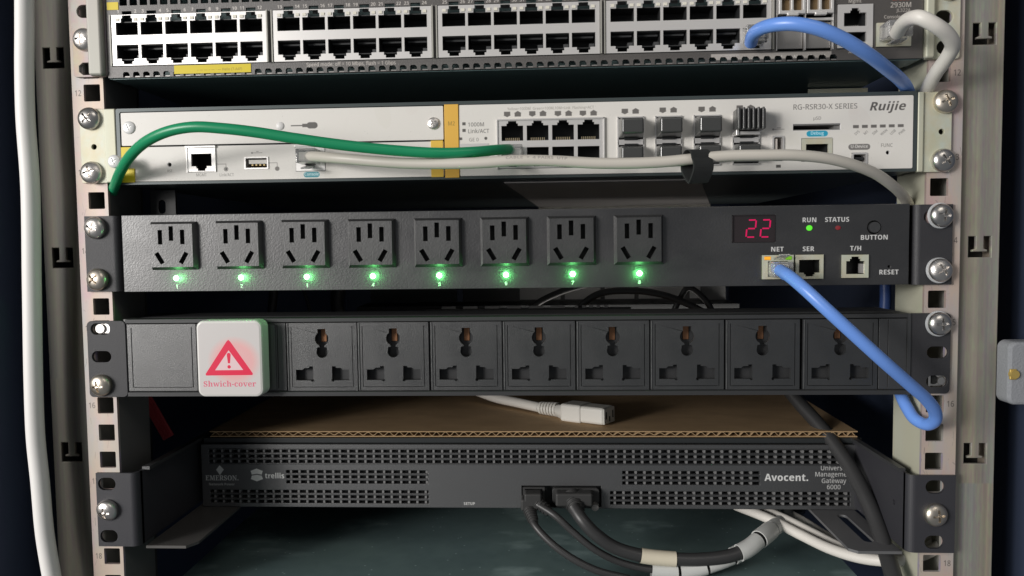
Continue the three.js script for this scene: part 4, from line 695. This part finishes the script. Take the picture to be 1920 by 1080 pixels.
{
  const t = thing('monitor_cable', 'thick black monitor cable with a cream label and grey spiral wrap on the dark shelf', 'cable', vga[0]);
  const g = tube(vga, 4.1, 120, 18), cu = g.userData.curve; part('jacket', g, M.blackC, t);
  moulded(t, [36, -119.4, -66], vga[1], 7, 4.6, 13, 4); part('plug', box(26, 50, -124, -115, -67, -58, 1.6), M.rubber, t);
  const lab = []; for (let i = 0; i <= 8; i++) { const p = cu.getPointAt(.245 + i * .0125); lab.push([p.x, p.y, p.z]); }
  part('label_sleeve', tube(lab, 4.7, 12, 20), mk(.66, .6, .47, .55), t).userData.label = 'cream label sleeve';
  for (let i = 0; i < 4; i++) part('spiral_wrap', openWrap(cu, .53 + i * .085, .605 + i * .085, 5.4 + (i % 2) * .5, -.6, 4.6), wrapM, t);
}
{
  const cu = new THREE.CatmullRomCurve3(kvm1.map((p) => new THREE.Vector3(...p)), false, 'centripetal');
  const t = thing('spiral_wrap', 'grey translucent spiral wrap around the thin black cables below the cream label', 'cable wrap', [100, -160, -50]);
  for (let i = 0; i < 4; i++) part('wrap_turn', openWrap(cu, .5 + i * .105, .595 + i * .105, 5 + (i % 2) * .4, -.9, 4.6), wrapM, t);
}
[[bundle0, 'front', 'lowest'], [bundle1, 'middle', 'middle'], [bundle2, 'rear', 'uppermost']].forEach(([p, , w]) => {
  const t = thing('white_cable', `white cable sagging below the right end of the server, ${w} of the bundle of three`, 'cable', p[0], 'bundle of white cables under the right bracket');
  part('jacket', tube(p, 3.4, 90, 14), M.whiteC, t);
});
{
  const t = thing('white_hose', 'thick white hose hanging down the left edge over the grey post', 'hose', hose[0]);
  part('jacket', tube(hose, 4.7, 120, 24), mk(.8, .785, .76, .5), t);
}
// ---------------------------------------------------------------- things seen in the gaps at the back
{
  const t = thing('red_strap', 'red ribbed strap hanging inside the rack below the left end of the socket strip', 'strap', [-240, -52, -60]);
  const g = [new RoundedBoxGeometry(8, 44, 1.6, 2, .6)]; for (const x of [-2.4, 0, 2.4]) g.push(box(x - .5, x + .5, -21, 21, .7, 1.3, .2));
  const m = part('band', join(g).rotateZ(.5).translate(-238.5, -60, -60), mk(.38, .035, .045, .5), t);
}
{
  const t = thing('patch_cable', 'blue cable dropping behind the right end of the two power strips', 'cable', blueBack[0]);
  part('jacket', tube(blueBack, 3.4, 40, 14), mk(.05, .1, .3, .4), t);
}
{
  const t = thing('rear_equipment', 'pale panel of equipment at the back, seen between the two power strips', 'equipment', [90, -20, -310]);
  part('panel', sheet(rectShape(-60, 190, -14, 40), [], -300, 8, .6), mk(.16, .16, .16, .5), t);
  const P = (a, b) => part('bright_panel', box(a, b, -7.6, 3.4, -300, -298.8, .4), mk(.75, .74, .72, .5), t);
  P(-5, 34); P(38, 72); P(76, 104); P(108, 150); P(156, 166);
  part('perforated_panel', box(-150, -66, -9, 8, -304, -301, .4), mk(.12, .13, .13, .5), t); part('ledge', box(-150, 190, -13, -9.2, -300, -250), M.dark, t);
}
{
  const t = thing('rear_strip', 'row of short pale tabs behind the upper edge of the socket strip', 'terminal strip', [0, -12, -200]);
  part('carrier', box(-80, 90, -16, -7.4, -206, -200), M.dark, t);
  for (let i = 0; i < 6; i++) part('tab', box(-66 + i * 18, -54 + i * 18, -7.4, -5.4, -201, -199, .3), M.gray, t);
  for (let i = 0; i < 5; i++) part('tab', box(44 + i * 6, 47 + i * 6, -7.4, -5.4, -201, -199, .3), M.gray, t);
}
[[bk1, 3, 'black cable rising behind the lit outlet numbered 6'], [bk2, 3, 'long black cable arching behind the lit outlets 7 and 8'], [bk3, 2.6, 'small black cable loop in front of the pale rear panel'], [bk4, 4, 'dark cable hanging behind the lit outlet numbered 2'], [bk5, 1.6, 'thin dark cable hanging behind the lit outlet numbered 3'], [bk6, 6, 'fat dark cable hanging between lit outlets 2 and 3']].forEach(([p, r, label]) => {
  const t = thing('rear_cable', label, 'cable', p[0]); part('jacket', tube(p, r, 40, 10), M.blackC, t);
});
{
  const t = thing('rear_bracket', 'dark side bracket with an oval hole behind the gap under the white router', 'bracket', [-205, 66, -40]);
  part('plate', sheet(rectShape(-214.6, -199, 58, 80, .6), [slotShape(-207.4, 70, 4, 8)], -24, 1.6, .2), M.dark, t);
}
// ---------------------------------------------------------------- millimetres to metres
const seen = new Set();
scene.traverse((o) => {
  if (o.isMesh && !seen.has(o.geometry)) { seen.add(o.geometry); o.geometry.scale(MM, MM, MM); }
  if (o !== scene && o !== camera && !o.isRectAreaLight) o.position.multiplyScalar(MM);
});
scene.updateMatrixWorld(true);
renderer.render(scene, camera);
